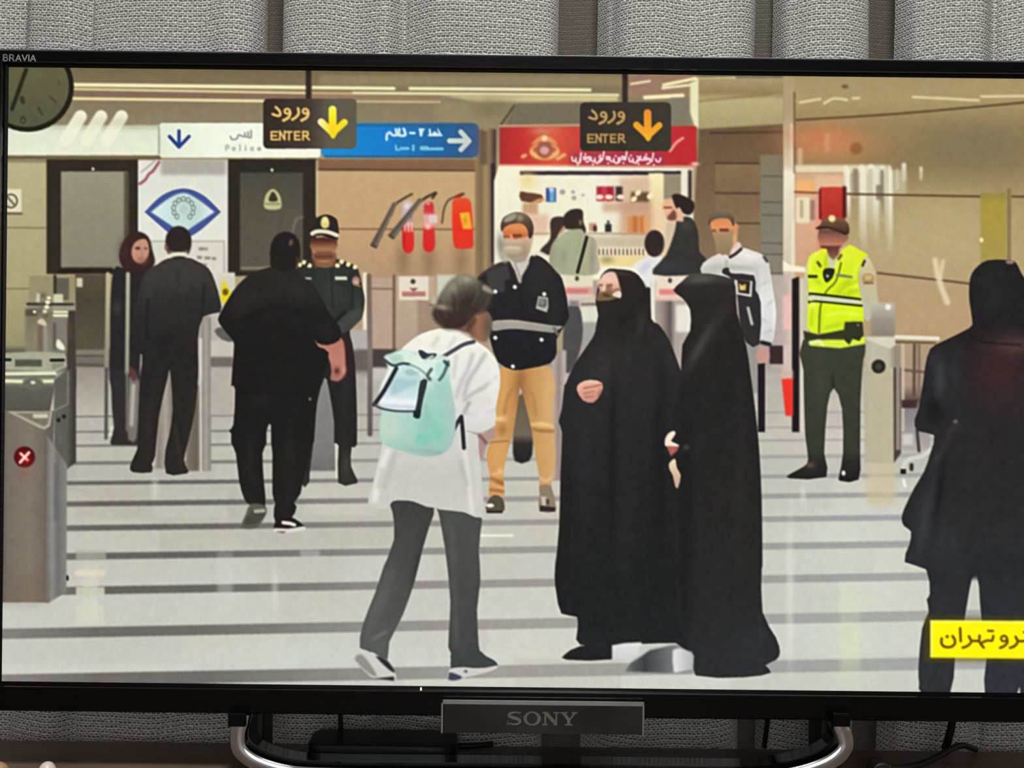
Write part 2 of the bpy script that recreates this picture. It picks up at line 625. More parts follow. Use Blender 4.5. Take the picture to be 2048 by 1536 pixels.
# right of the second hanging sign
rect(1255, 148, 1400, 196, (156, 122, 98), 4, 0.9, mark=False)
for p_ in (((1327, 170), (1391, 157), 6), ((1262, 168), (1300, 162), 4), ((1325, 176), (1380, 170), 5), ((1290, 195), (1365, 191), 8),
           ((1390, 158), (1470, 156), 4)):
    line(p_[:2], p_[2], (244, 236, 186), 0, 1, mark=False)
rect(1341, 196, 1380, 255, (128, 120, 100), 3, mark=False)
poly([(1380, 166), (1398, 158), (1398, 256), (1390, 256), (1380, 224)], (232, 228, 182), 0, 2, mark=False)
rect(1398, 156, 1568, 262, V((156, (170, 152, 112)), (185, (150, 128, 84)), (200, (186, 172, 124)), (262, (166, 154, 108))), 2, mark=False)
line([(1400, 202), (1545, 188)], 5, (132, 108, 66), 0, 2, 0.6, mark=False)
poly([(1398, 258), (1568, 248), (1568, 560), (1380, 560)], V((255, (104, 80, 56)), (330, (112, 88, 62)), (560, (134, 112, 84))), 0, 2, mark=False)
line([(1420, 266), (1568, 264)], 4, (62, 44, 30), 0, 1, 0.8, mark=False)
rect(1431, 328, 1520, 560, V((328, (134, 108, 76)), (385, (124, 100, 70)), (560, (150, 128, 96))), 1, mark=False)
for y_ in (326, 386, 446):
    line([(1431, y_), (1520, y_ + 1)], 3, (60, 42, 28), 0, 1, 0.85, mark=False)
rect(1520, 310, 1567, 720, V((310, (128, 116, 94)), (420, (126, 122, 104)), (600, (140, 130, 116)), (720, (168, 156, 146))), 2, mark=False)
for y_ in (352, 404, 430, 486, 508, 546, 568):
    line([(1524, y_), (1566, y_ + 1)], 3, (82, 76, 62), 0, 1, 0.7, mark=False)

# ---- shining stone wall on the right
region('hall_pillar_image', 'picture of a glossy beige stone wall reflecting shop lights')
rect(1566, 150, 2300, 730, V((155, (166, 146, 104)), (200, (170, 150, 104)), (260, (148, 126, 82)), (330, (140, 120, 80)),
                             (400, (166, 146, 102)), (500, (184, 164, 120)), (690, (178, 150, 112))))
for cx_, cy_, rx, ry, c_, a_ in ((1660, 290, 90, 40, (196, 132, 86), 0.9), (1960, 290, 120, 50, (126, 114, 88), 0.8),
                                 (1880, 440, 130, 60, (190, 172, 126), 0.6), (1850, 640, 130, 50, (190, 158, 118), 0.6),
                                 (2080, 500, 60, 120, (174, 156, 108), 0.7)):
    blob(cx_, cy_, rx, ry, c_, a_)
line([(1592, 240), (1790, 228), (2048, 205), (2200, 190)], 4, (88, 66, 40), 3, 1, mark=False)
for p_ in (((1575, 196), (1590, 202)), ((1600, 205), (1640, 198)), ((1648, 207), (1668, 197), (1694, 200)), ((1706, 197), (1718, 196)),
           ((1826, 194), (1890, 197), (1958, 201)), ((1962, 193), (2060, 192))):
    line(p_, 5, (228, 212, 164), 3, 1, 0.9, mark=False)
ell(1690, 173, 7, 4, (112, 84, 50), 0, 2, mark=False)
ell(1712, 297, 12, 12, (140, 92, 50), 0, 3, 0.9, mark=False)
rect(1567, 155, 1590, 560, V((155, (172, 152, 112)), (230, (178, 156, 120)), (330, (214, 198, 166)), (345, (240, 232, 208)), (560, (206, 190, 166))), 1, mark=False)
line([(1589, 185), (1589, 345)], 4, (112, 84, 54), 0, 1, 0.9, mark=False)
line([(1583, 250), (1583, 330)], 5, (238, 210, 176), 0, 2, 0.8, mark=False)
rect(1590, 330, 1775, 346, (236, 222, 188), 3, 0.9, mark=False)
rect(1590, 346, 1690, 560, V((346, (206, 170, 128)), (430, (222, 172, 140)), (560, (200, 160, 122))), 2, mark=False)
rect(1592, 360, 1628, 386, (244, 180, 110), 4, 0.9, mark=False)
rect(1630, 352, 1686, 380, (236, 196, 160), 4, 0.7, mark=False)
line([(1590, 384), (1640, 386)], 4, (132, 74, 52), 0, 1, mark=False)
rrect(1592, 394, 1620, 446, 5, (234, 222, 186), 2)
rect(1600, 400, 1606, 436, (170, 150, 120), 2, 0.8, mark=False)
rect(1620, 400, 1630, 440, (150, 110, 96), 2, 0.8, mark=False)
line([(1637, 390), (1637, 520)], 8, (232, 140, 124), 0, 3, 0.8, mark=False)
line([(1586, 440), (1586, 540)], 6, (236, 224, 200), 0, 2, 0.9, mark=False)
poly([(1566, 520), (1580, 530), (1614, 535), (1614, 545), (1566, 542)], (244, 238, 212), 0, 1, mark=False)
for x_, y0_, y1_, w_ in ((1692, 336, 420, 10), (1724, 336, 470, 13), (1742, 336, 440, 15), (1764, 334, 440, 6), (1779, 334, 500, 7),
                         (1808, 330, 360, 9), (1842, 336, 358, 6)):
    line([(x_, y0_), (x_, y1_)], w_, V((y0_, (238, 232, 208)), (y1_, (196, 182, 146))), 0, 2, 0.9, mark=False)
rect(1700, 340, 1812, 392, (206, 198, 172), 4, 0.6, mark=False)
for x_, y1_, w_, c_ in ((1696, 440, 9, (240, 236, 214)), (1711, 392, 11, (142, 128, 104)), (1727, 500, 13, (236, 232, 210)), (1741, 470, 8, (206, 196, 166)), (1752, 480, 12, (232, 228, 206)), (1764, 440, 5, (120, 112, 94)), (1772, 490, 5, (222, 214, 186)), (1781, 505, 8, (240, 236, 212)), (1794, 380, 6, (206, 196, 164))):
    line([(x_, 342), (x_ + 1, y1_)], w_, V((342, c_), (400, c_), (y1_, (184, 168, 126))), 0, 2, 0.9, mark=False)
blob(1640, 275, 60, 22, (206, 124, 80), 0.7)
line([(1600, 300), (1600, 328)], 9, (226, 190, 150), 0, 3, 0.7, mark=False)
line([(1654, 270), (1654, 300)], 10, (214, 160, 118), 0, 4, 0.6, mark=False)
rect(1752, 370, 1764, 400, (120, 112, 92), 2, 0.8, mark=False)
line([(1694, 388), (1961, 393)], 4, (92, 62, 36), 0, 1, mark=False)
line([(2024, 393), (2200, 396)], 4, (92, 62, 36), 0, 1, mark=False)
rect(1961, 386, 2012, 640, V((386, (150, 132, 70)), (410, (170, 150, 56)), (520, (168, 150, 78)), (640, (178, 160, 112))), 1, mark=False)
line([(2018, 380), (2018, 640)], 8, (128, 104, 62), 0, 2, 0.8, mark=False)
ell(1963, 480, 4, 5, (240, 224, 170), mark=False)
line([(1755, 546), (1860, 558), (1944, 568), (2190, 600)], 4, (96, 68, 46), 3, 1, mark=False)
line([(1870, 520), (1878, 560), (1895, 605)], 11, (236, 218, 182), 3, 3, 0.8, mark=False)
line([(1886, 522), (1880, 560)], 7, (230, 214, 178), 0, 3, 0.8, mark=False)
region('fire_box_image', 'picture of a red box on the stone wall')
rect(1640, 374, 1690, 440, V((374, (198, 58, 44)), (440, (176, 44, 34))), 1)
line([(1640, 380), (1640, 436)], 4, (96, 20, 20), 0, 1, mark=False)
line([(1689, 376), (1689, 432)], 8, (86, 16, 18), 0, 2, mark=False)

# ---- left wall, doors, poster
region('wall_panel_image', 'picture of a beige wall panel beside a dark glass door')
rect(-20, 312, 96, 760, V((312, (150, 138, 104)), (330, (186, 176, 134)), (456, (178, 168, 128)), (600, (168, 158, 118)), (720, (146, 140, 104))))
for y_ in (323, 456, 578):
    line([(-20, y_ - 1), (96, y_)], 3, (122, 108, 74), 0, 1, 0.9, mark=False)
region('smoking_sign_image', 'picture of a white square no smoking sign')
rect(-10, 378, 43, 425, (224, 220, 186), 1)
line([(15, 427), (43, 427)], 4, (92, 78, 50), 0, 1, mark=False)
ell(22, 402, 14, 15, (96, 92, 72), mark=False)
ell(22, 402, 10.5, 11.5, (214, 208, 174), mark=False)
line([(14, 393), (30, 411)], 4, (110, 104, 82), 0, mark=False)
region('glass_door_image', 'picture of a frosted glass door in a dark frame')
rect(93, 316, 278, 548, (46, 38, 28), 1)
rect(122, 343, 254, 538, V((343, (152, 146, 122)), (440, (140, 138, 116)), (538, (134, 132, 112))), 1)
rect(248, 343, 258, 480, (84, 74, 58), 2, 0.9, mark=False)
ell(186, 338, 3, 3.5, (196, 190, 166), mark=False)
rect(118, 535, 225, 546, (34, 28, 20), 2, mark=False)
region('poster_image', 'picture of a white poster with a blue eye shaped emblem')
rect(276, 320, 456, 560, V((320, (214, 212, 196)), (350, (222, 224, 210)), (480, (226, 228, 214)), (560, (206, 204, 190))))
rect(322, 318, 452, 350, (168, 164, 152), 4, 0.9, mark=False)
poly([(278, 322), (318, 322), (280, 358)], (234, 226, 216), 0, 1, mark=False)
line([(279, 368), (290, 360), (298, 348), (306, 342), (318, 324)], 5, (150, 70, 82), 4, 1, mark=False)
line([(282, 345), (310, 322)], 3, (110, 140, 130), 0, 1, 0.7, mark=False)
eye = lambda l, r, top, low: np.concatenate([catmull([(l, 424), (l + 36, 424 - (424 - top) * 0.72), (367, top), (r - 36, 424 - (424 - top) * 0.72), (r, 424)], 6),
                                             catmull([(r, 424), (r - 44, 424 + (low - 424) * 0.74), (367, low), (l + 44, 424 + (low - 424) * 0.74)], 6)])
poly(eye(289, 442, 377, 476), (66, 84, 146), 0, 0, mark=False)
poly(eye(302, 429, 386, 464), Hz((300, (226, 236, 236)), (340, (200, 226, 222)), (395, (192, 216, 208)), (428, (228, 236, 236))), 0, 1, mark=False)
for k in range(11):
    t = math.radians(130 + k * 28)
    ell(367 + 20 * math.cos(t), 418 + 20 * math.sin(t), 5, 6, (128, 140, 132), mark=False)
    ell(367 + 20 * math.cos(t), 418 + 20 * math.sin(t), 2.6, 3.4, (196, 216, 208), mark=False)
blob(367, 418, 10, 12, (168, 190, 180), 0.6)
rect(300, 481, 450, 548, (176, 172, 160), 1, mark=False)
rect(303, 484, 447, 548, (218, 214, 200), 1, mark=False)
for x_, y_, w_ in ((397, 498, 12), (410, 498, 5), (394, 515, 10), (409, 516, 12), (424, 517, 8), (400, 530, 14)):
    rect(x_, y_ - 3, x_ + w_, y_ + 3, (122, 116, 108), 1, 0.8, mark=False)
region('glass_door_image', 'picture of a dark glass door with a pale emblem sticker')
rect(456, 318, 634, 552, (40, 34, 25), 1)
rect(480, 345, 606, 542, V((345, (72, 70, 58)), (420, (84, 80, 66)), (542, (88, 82, 70))), 1)
line([(484, 536), (545, 536)], 5, (132, 122, 104), 0, 1, mark=False)
ell(544, 340, 3, 3.5, (196, 190, 166), mark=False)
poly([(530, 417), (530, 395), (537, 383), (546, 378), (555, 384), (561, 396), (561, 417)], (196, 194, 140), 3, 1)
poly([(538, 402), (540, 390), (546, 383), (552, 390), (555, 402)], (58, 52, 34), 3, 1, mark=False)
line([(531, 408), (560, 408)], 3, (128, 124, 84), 0, 1, mark=False)
line([(585, 465), (592, 440), (604, 434)], 5, (116, 116, 100), 3, 2, 0.8, mark=False)

# ---- wall with extinguishers
region('tiled_wall_image', 'picture of a warm beige wall behind fire extinguishers')
rect(632, 318, 986, 702, V((318, (134, 100, 72)), (336, (128, 92, 66)), (344, (196, 164, 118)), (460, (196, 160, 116)), (560, (178, 146, 112)), (700, (176, 154, 132))))
line([(636, 339), (952, 341)], 4, (84, 56, 34), 0, 1, mark=False)
line([(676, 458), (965, 459)], 3, (112, 82, 56), 0, 1, 0.9, mark=False)
line([(634, 322), (634, 430)], 4, (206, 192, 158), 0, 2, 0.8, mark=False)
for x_ in (806, 858, 922):
    blob(x_, 520, 16, 40, (132, 100, 74), 0.6)
rect(950, 258, 992, 560, Hz((950, (150, 122, 84)), (962, (128, 102, 70)), (972, (160, 138, 100)), (982, (120, 96, 70)), (992, (54, 36, 38))), 2)
line([(986, 330), (987, 522)], 8, (46, 32, 40), 0, 1, mark=False)
rect(960, 262, 975, 330, (96, 78, 58), 3, 0.8, mark=False)


def extinguisher_horn(a, b_, w):
    d = np.array(b_, float) - np.array(a, float)
    d /= np.hypot(*d)
    n_ = np.array((-d[1], d[0]))
    A_, B_ = np.array(a, float), np.array(b_, float)
    poly([tuple(A_ + n_ * w * 0.3), tuple(B_ + n_ * w * 0.55), tuple(B_ - n_ * w * 0.55), tuple(A_ - n_ * w * 0.3)], (86, 76, 66), 0, 1)
    line([tuple(A_ - n_ * 2), tuple(B_ - n_ * 3 - d * 6)], w * 0.28, (122, 112, 100), 0, 1, mark=False)
    line([tuple(B_ + n_ * w * 0.4), tuple(B_ - n_ * w * 0.4)], 3, (58, 48, 40), 0, 1, mark=False)


region('extinguisher_image', 'picture of a red fire extinguisher with a silver top and the longest black horn')
line([(824, 388), (806, 398), (790, 410), (782, 430)], 4, (58, 44, 34), 4, 1)
extinguisher_horn((790, 406), (747, 493), 13)
f = poly([(805, 410), (812, 402), (822, 402), (826, 412), (827, 460), (828, 492), (822, 505), (811, 505), (805, 492), (804, 460)], V((400, (206, 186, 180)), (430, (190, 168, 180)), (448, (214, 150, 140)), (458, (214, 40, 34)), (505, (222, 30, 24))), 2, 1)
blob(814, 412, 6, 6, (240, 226, 214), 0.8, 0, f)
blob(822, 430, 4, 12, (120, 92, 110), 0.6, 0, f)
for x_ in (810, 817, 824):
    line([(x_, 446), (x_, 462)], 4, (240, 206, 190), 0, 1, 0.9, f)
blob(808, 480, 3, 20, (150, 16, 16), 0.5, 0, f)
region('extinguisher_image', 'picture of a red fire extinguisher with a white tag and black horn')
line([(870, 386), (854, 394), (842, 402)], 5, (56, 42, 34), 4, 1)
extinguisher_horn((842, 398), (782, 474), 13)
f = poly([(848, 412), (856, 404), (866, 406), (868, 424), (869, 460), (870, 490), (864, 503), (852, 503), (846, 490), (847, 450)], V((404, (196, 30, 40)), (424, (206, 60, 64)), (432, (226, 170, 166)), (450, (226, 160, 148)), (460, (214, 44, 38)), (503, (216, 28, 24))), 2, 1)
blob(856, 406, 5, 4, (236, 180, 170), 0.8, 0, f)
rect(858, 430, 875, 446, (224, 200, 192), 1)
ell(856, 453, 6, 6, (240, 200, 180), 0, 2, 0.8, f)
line([(865, 396), (872, 386)], 5, (56, 42, 34), 0, 1)
region('extinguisher_image', 'picture of a bright orange red fire extinguisher with a yellow label')
line([(920, 393), (900, 398), (889, 415), (884, 446)], 3, (64, 48, 34), 4, 1)
line([(912, 394), (926, 388)], 6, (110, 40, 24), 0, 1)
poly([(905, 402), (922, 396), (940, 400), (944, 430), (947, 490), (938, 497), (914, 497), (906, 480)], V((398, (226, 76, 40)), (440, (236, 44, 16)), (497, (224, 48, 30))), 2, 1)
poly([(919, 426), (939, 424), (944, 458), (926, 458)], (244, 176, 40), 0, 1)
blob(930, 442, 5, 7, (206, 120, 20), 0.6)

# ---- white metro band and hanging signs
region('metro_band_image', 'picture of a pale metro name band with three slanted bars')
rect(-20, 250, 328, 312, V((250, (190, 196, 164)), (264, (222, 230, 206)), (312, (232, 236, 210))), 1)
rect(-20, 311, 322, 319, (108, 96, 66), 1)
for x_ in (161, 202, 243):
    line([(x_, 233), (x_ - 29, 280)], 25, (240, 240, 214), 0, 1)
blob(240, 245, 100, 12, (150, 140, 112), 0.25)
region('wall_clock_image', 'picture of a round olive faced wall clock with black rim')
ell(56, 174, 92, 90, (26, 26, 12))
ell(54, 173, 84, 81, V((130, (98, 96, 66)), (260, (84, 84, 62))), mark=False)
line([(52, 140), (24, 218)], 8, (34, 34, 18), 0, 1, mark=False)
line([(44, 196), (46, 204)], 9, (52, 52, 34), 0, 1, mark=False)
ell(46, 240, 6, 8, (58, 58, 40), mark=False)
ell(46, 241, 3, 4, (86, 86, 62), mark=False)
line([(76, 215), (85, 230)], 4, (56, 56, 38), 0, 1, mark=False)
line([(99, 193), (112, 204)], 4, (64, 64, 44), 0, 1, 0.8, mark=False)
line([(116, 160), (119, 170)], 4, (70, 70, 48), 0, 1, 0.8, mark=False)
region('police_sign_image', 'picture of a white police sign with a blue arrow')
rrect(319, 246, 641, 315, 6, Hz((319, (226, 232, 210)), (420, (240, 246, 226)), (641, (246, 246, 228))), 0, tilt=0.0)
line([(318, 254), (318, 308)], 3, (150, 150, 128), 0, 1, mark=False)
line([(358, 262), (358, 292)], 7, (36, 66, 140), 0, mark=False)
line([(339, 273), (358, 294), (378, 273)], 7, (36, 62, 134), 0, mark=False)
for p_ in (((461, 273), (464, 279), (474, 277), (477, 270), (483, 272)), ((483, 272), (489, 273), (490, 266)), ((490, 273), (496, 273), (496, 264)), ((502, 261), (502, 275), (496, 274))):
    line(p_, 3.6, (150, 154, 156), 3, 0, mark=False)
gp = (168, 170, 164)
for pts_ in ([(452, 301), (452, 291), (457, 291.5), (458, 294), (456, 296.5), (452, 297)], [(470, 296), (467, 295), (464.5, 298), (467, 301), (470, 299), (470, 296)],
             [(480, 290), (480, 301)], [(491, 295), (491, 301)], [(507, 296), (504, 295), (501.5, 298), (504, 301), (507, 300)], [(516, 298), (521, 298), (520, 295), (516.5, 295.5), (515.5, 299), (518, 301), (521, 300)]):
    line(pts_, 2.6, gp, 3, 0, mark=False)
ell(491, 291.5, 1.5, 1.5, gp, mark=False)
region('line_sign_image', 'picture of a blue direction sign with white writing and arrow')
rrect(643, 246, 958, 315, 12, lambda U, W: np.stack([np.interp(U, [643, 780, 900, 958], [6, 4, 26, 62]),
                                                     np.interp(U, [643, 780, 900, 958], [140, 122, 92, 84]),
                                                     np.interp(U, [643, 780, 900, 958], [214, 200, 148, 124])], -1), 1)
line([(650, 250), (945, 252)], 5, (44, 88, 122), 0, 1, 0.7, mark=False)
line([(650, 313), (945, 314)], 4, (40, 78, 104), 0, 1, 0.8, mark=False)
tw = (204, 228, 232)
for p_, w_ in ((((272, 322), (278, 240), (325, 203), (365, 245), (430, 245), (425, 150)), 5), (((480, 150), (478, 240), (540, 258), (580, 232), (552, 145)), 5.5),
               (((660, 214), (728, 214)), 5), (((430, 245), (500, 252)), 5)):
    line(zU(*p_), w_, tw, 4, 0, mark=False)
poly(zU((795, 140), (908, 138), (872, 185), (852, 268), (816, 268), (806, 190)), tw, 0, mark=False)
poly(zU((942, 268), (1195, 266), (1112, 135), (1100, 150), (1128, 232), (1060, 180), (1005, 232), (990, 138), (962, 148), (968, 220)), tw, 0, mark=False)
for p_, w_ in ((((424, 420), (428, 488), (480, 490)), 4), (((505, 468), (625, 466)), 6), (((712, 420), (708, 492)), 5), (((850, 462), (930, 462)), 9), (((950, 474), (1185, 472)), 6)):
    line(zU(*p_), w_, (120, 200, 226), 0, 0, 0.9, mark=False)
line(zU((1305, 342), (1600, 342)), 10.5, (200, 212, 204), 0, mark=False)
line(zU((1488, 195), (1622, 345), (1490, 485)), 10, (196, 206, 196), 0, mark=False)


def hanging_sign(ox, oy, k, lab, face, pen, arrow, stem):
    region('enter_sign_image', lab)
    z = lambda *p: [(ox + x * k / 8.533, oy + y * k / 8.533) for x, y in p]
    line(stem, 11, (44, 34, 26), 0, 1)
    p = z((225, 320), (300, 232), (1000, 225), (1740, 235), (1815, 320), (1830, 960), (1740, 1075), (340, 1090), (245, 990))
    x0, y0 = z((225, 232))[0]
    x1, y1 = z((1820, 1088))[0]
    rrect(x0, y0, x1, y1, 10, face, 0)
    for q_, w_ in ((((440, 378), (505, 445), (515, 510), (470, 525), (388, 498)), 5.2), (((820, 400), (832, 480), (790, 545), (720, 590)), 5.2)):
        line(z(*q_), w_ * k, pen, 4, 0, mark=False)
    for cx_ in (635, 945):
        t = [(cx_ + 44 * math.cos(a), 448 + 40 * math.sin(a)) for a in np.linspace(0.2, -2 * PI + 0.3, 12)]
        line(z(*t), 4.6 * k, pen, 3, 0, mark=False)
        line(z((cx_ + 45, 450), (cx_ + 48, 500), (cx_ + 15, 560), (cx_ - 65, 605)), 5.6 * k, pen, 4, 0, mark=False)
    c2 = pen
    for L_ in ([(365, 800), (365, 930)], [(365, 800), (470, 800)], [(365, 865), (450, 865)], [(365, 930), (475, 930)],
               [(510, 935), (510, 790)], [(510, 790), (590, 930)], [(590, 930), (590, 790)],
               [(615, 800), (715, 800)], [(668, 800), (665, 935)],
               [(765, 800), (765, 930)], [(765, 800), (850, 800)], [(765, 865), (840, 865)], [(765, 930), (855, 930)],
               [(905, 935), (905, 795)], [(905, 795), (985, 800), (990, 855), (920, 870)], [(950, 870), (1010, 935)]):
        line(z(*L_), 3.6 * k, c2, 0, 0, mark=False)
    line(z((1408, 420), (1412, 800)), 15.5 * k, arrow, 0, 0, mark=False)
    line(z((1215, 630), (1412, 815)), 14 * k, arrow if ox > 900 else Hz((630, (250, 246, 226)), (660, (250, 222, 40))), 0, 0, mark=False)
    line(z((1612, 635), (1412, 822)), 13 * k, arrow, 0, 0, mark=False)
    line(z((1390, 840), (1418, 880), (1445, 840)), 8 * k, arrow, 0, 0, mark=False)


hanging_sign(500, 170, 1.0, 'picture of the dark hanging enter sign above the white police sign',
             Hz((527, (46, 36, 28)), (620, (66, 54, 44)), (655, (92, 86, 72)), (713, (94, 88, 70))), (238, 190, 108), V((212, (252, 240, 90)), (240, (250, 226, 10)), (278, (246, 206, 20))),
             [(617, 130), (617, 200)])

# ---- kiosk
region('kiosk_image', 'picture of a brightly lit white kiosk with shelves of goods')
poly([(998, 330), (1386, 336), (1386, 562), (988, 562), (988, 362)], V((330, (244, 240, 214)), (560, (232, 230, 206))), 0, 1)
rect(1040, 346, 1372, 562, Hz((1040, (238, 232, 200)), (1200, (240, 238, 214)), (1300, (226, 204, 168)), (1372, (236, 222, 184))), 1)
rect(1040, 342, 1366, 350, (46, 26, 46), 1, mark=False)
rect(1326, 348, 1364, 400, (150, 138, 114), 1, mark=False)
rect(1362, 336, 1376, 402, (236, 230, 206), 1, mark=False)
rect(1376, 340, 1384, 400, (60, 46, 40), 2, mark=False)
rect(1297, 346, 1327, 560, V((346, (248, 238, 186)), (420, (238, 206, 162)), (560, (238, 210, 176))), 2, mark=False)
blob(1055, 360, 16, 18, (240, 214, 130), 0.7)
rect(1240, 356, 1300, 400, (214, 180, 150), 5, 0.8, mark=False)
rect(1205, 404, 1300, 424, (206, 166, 138), 5, 0.8, mark=False)
rect(1240, 400, 1305, 470, (196, 150, 120), 7, 0.7, mark=False)
poly(zK2((280, 715), (345, 722), (480, 742), (488, 800), (430, 818), (290, 800)), (98, 58, 38), 2, 1, mark=False)
line(zK2((500, 790), (440, 800), (370, 850)), 6, (228, 160, 100), 3, 2, mark=False)
rect(1045, 406, 1076, 430, (196, 150, 112), 3, 0.9, mark=False)
rect(1042, 428, 1098, 470, (224, 180, 152), 6, 0.8, mark=False)
rect(1092, 376, 1112, 404, (52, 72, 140), 1, mark=False)
rect(1099, 378, 1109, 404, (106, 170, 200), 2, mark=False)
ell(1103, 379, 5, 5, (190, 206, 226), 0, 1, mark=False)
for x_, y_, r_ in ((1125, 384, 6), (1148, 396, 5), (1146, 384, 4), (1166, 390, 3)):
    ell(x_, y_, r_, r_ * 0.9, (150, 146, 148), 0, 1, 0.8, mark=False)
for x_, c_ in ((1200, (170, 30, 52)), (1211, (196, 60, 72)), (1221, (166, 26, 46)), (1238, (64, 34, 40))):
    rect(x_ - 7, 373, x_ + 7, 402, c_, 2, mark=False)
for x_ in (1199, 1218, 1241):
    ell(x_, 394, 8, 5, (244, 226, 196), 0, 1, mark=False)
rect(1262, 384, 1298, 404, (104, 74, 52), 3, mark=False)
for x_, y_ in ((1276, 386), (1268, 398), (1300, 392)):
    ell(x_, y_, 7, 5, (248, 234, 190), -40, 1, mark=False)
for x_, c_ in ((1260, (212, 140, 80)), (1270, (196, 104, 40)), (1284, (204, 110, 44)), (1292, (222, 160, 104))):
    rect(x_ - 5, 432, x_ + 6, 466, c_, 3, 0.9, mark=False)
rect(1210, 448, 1223, 464, (42, 40, 48), 1, mark=False)
rect(1214, 441, 1219, 449, (60, 56, 60), 1, mark=False)
rect(1178, 446, 1193, 463, (196, 150, 120), 2, mark=False)
ell(1190, 457, 4, 7, (86, 46, 40), 0, 1, mark=False)
line([(1066, 468), (1098, 467)], 3, (176, 148, 112), 0, 1, mark=False)
line([(1176, 467), (1290, 468)], 4, (170, 140, 108), 0, 1, 0.8, mark=False)
rect(1178, 472, 1295, 496, (196, 176, 148), 6, 0.8, mark=False)
for k in range(12):
    x_ = 1197 + k * 8
    rect(x_, 498, x_ + 4, 510, [(112, 36, 46), (60, 40, 48), (86, 60, 50)][k % 3], 1, mark=False)
    ell(x_ + 6, 503, 3, 8, (250, 238, 200), 0, 1, mark=False)
rect(1190, 512, 1290, 534, (240, 214, 140), 4, 0.8, mark=False)
blob(1214, 520, 14, 8, (156, 146, 100), 0.8)
rect(1190, 534, 1310, 562, (246, 240, 214), 3, mark=False)
region('kiosk_banner_image', 'picture of a red kiosk banner with a gold emblem and white script')
poly([(999, 254), (1393, 252), (1394, 333), (1380, 331), (999, 330)], Hz((999, (168, 38, 38)), (1040, (196, 44, 38)), (1110, (216, 84, 56)), (1150, (206, 62, 48)), (1240, (190, 44, 52)), (1394, (190, 34, 38))), 0, 1)
line([(999, 252), (1160, 250)], 4, (206, 150, 124), 0, 1, mark=False)
line([(999, 330), (1390, 334)], 4, (236, 150, 130), 0, 1, 0.8, mark=False)
blob(1085, 262, 24, 9, (206, 140, 110), 0.7)
ell(1089, 303, 30, 17, (232, 180, 104), 0, 2, mark=False)
ell(1089, 299, 24, 9, (190, 70, 52), 0, 2, 0.8, mark=False)
poly([(1062, 290), (1072, 278), (1089, 270), (1106, 278), (1116, 290), (1104, 286), (1089, 282), (1074, 286)], (226, 168, 100), 2, 2, 0.8, mark=False)
ell(1089, 300, 16, 17, (176, 84, 62), 0, 2, mark=False)
rect(1077, 286, 1101, 310, (150, 92, 76), 2, mark=False)
ell(1089, 301, 9, 8, (226, 160, 150), 0, 2, mark=False)
ell(1089, 277, 6, 6, (238, 204, 150), 0, 1, mark=False)
for x_, y_ in ((1048, 312), (1126, 311), (1118, 316)):
    ell(x_, y_, 7, 4, (236, 170, 110), -25, 1, 0.9, mark=False)
rect(1138, 304, 1330, 330, (150, 48, 74), 5, 0.6, mark=False)
sx = 1144.0
for k, g_ in enumerate('tbaowtbdaotbwoatbdtowab'):
    by = 321 + 2 * math.sin(k * 1.3)
    G = {'t': [(0, -7), (1, 0), (6, 1), (8, -5)], 'b': [(0, -2), (3, 3), (8, 2), (10, -4)], 'a': [(3, -16), (2, -8), (0, 0)], 'o': [(5, -5), (1, -6), (1, -1), (6, -1), (5, -6)],
         'w': [(4, -6), (1, -4), (5, -2), (3, 3), (-2, 5)], 'd': [(1, -8), (6, -3), (4, 1), (0, 1)]}[g_]
    line([(sx + x, by + y) for x, y in G], 3.4, (244, 216, 220), 4, 0, mark=False)
    if k % 2:
        ell(sx + 4, by + (7 if k % 4 == 1 else -11), 2.2, 2.0, (244, 210, 214), mark=False)
    sx += 7.6
line([(1340, 302), (1352, 286), (1366, 276)], 5, (240, 180, 160), 3, 1, 0.9, mark=False)
blob(1390, 328, 8, 4, (250, 224, 200), 0.9)
hanging_sign(1160 - 225 * 0.975 / 8.533, 178, 0.975, 'picture of the dark hanging enter sign above the red kiosk banner',
             Hz((1160, (42, 36, 26)), (1341, (56, 50, 38))), (188, 148, 84), V((225, (226, 140, 30)), (285, (252, 176, 30))),
             [(1250, 130), (1250, 206)])

# ---- floor
region('hall_floor_image', 'picture of a pale polished hall floor')
rect(-30, 728, 2300, 1420, V((728, (150, 146, 138)), (790, (166, 160, 148)), (850, (182, 180, 166)), (950, (190, 188, 176)), (1100, (199, 198, 186)), (1250, (206, 207, 197)), (1400, (212, 216, 208))))
rect(-30, 696, 800, 742, (96, 88, 80), 5, mark=False)
rect(1160, 560, 1600, 760, V((560, (170, 156, 146)), (760, (166, 154, 148))), 3, mark=False)
for cx_, cy_, rx, ry, c_, a_ in ((300, 960, 300, 150, (168, 165, 150), 0.85), (560, 1080, 260, 110, (188, 187, 174), 0.6), (200, 1280, 260, 70, (198, 198, 184), 0.7), (1040, 1000, 120, 90, (212, 208, 192), 0.5),
                                 (1680, 1120, 190, 160, (222, 230, 218), 0.7), (1640, 860, 110, 60, (214, 196, 186), 0.7), (620, 1320, 260, 40, (214, 222, 216), 0.8),
                                 (470, 1160, 60, 60, (204, 208, 200), 0.5), (1700, 1270, 60, 110, (218, 232, 200), 0.7)):
    blob(cx_, cy_, rx, ry, c_, a_)
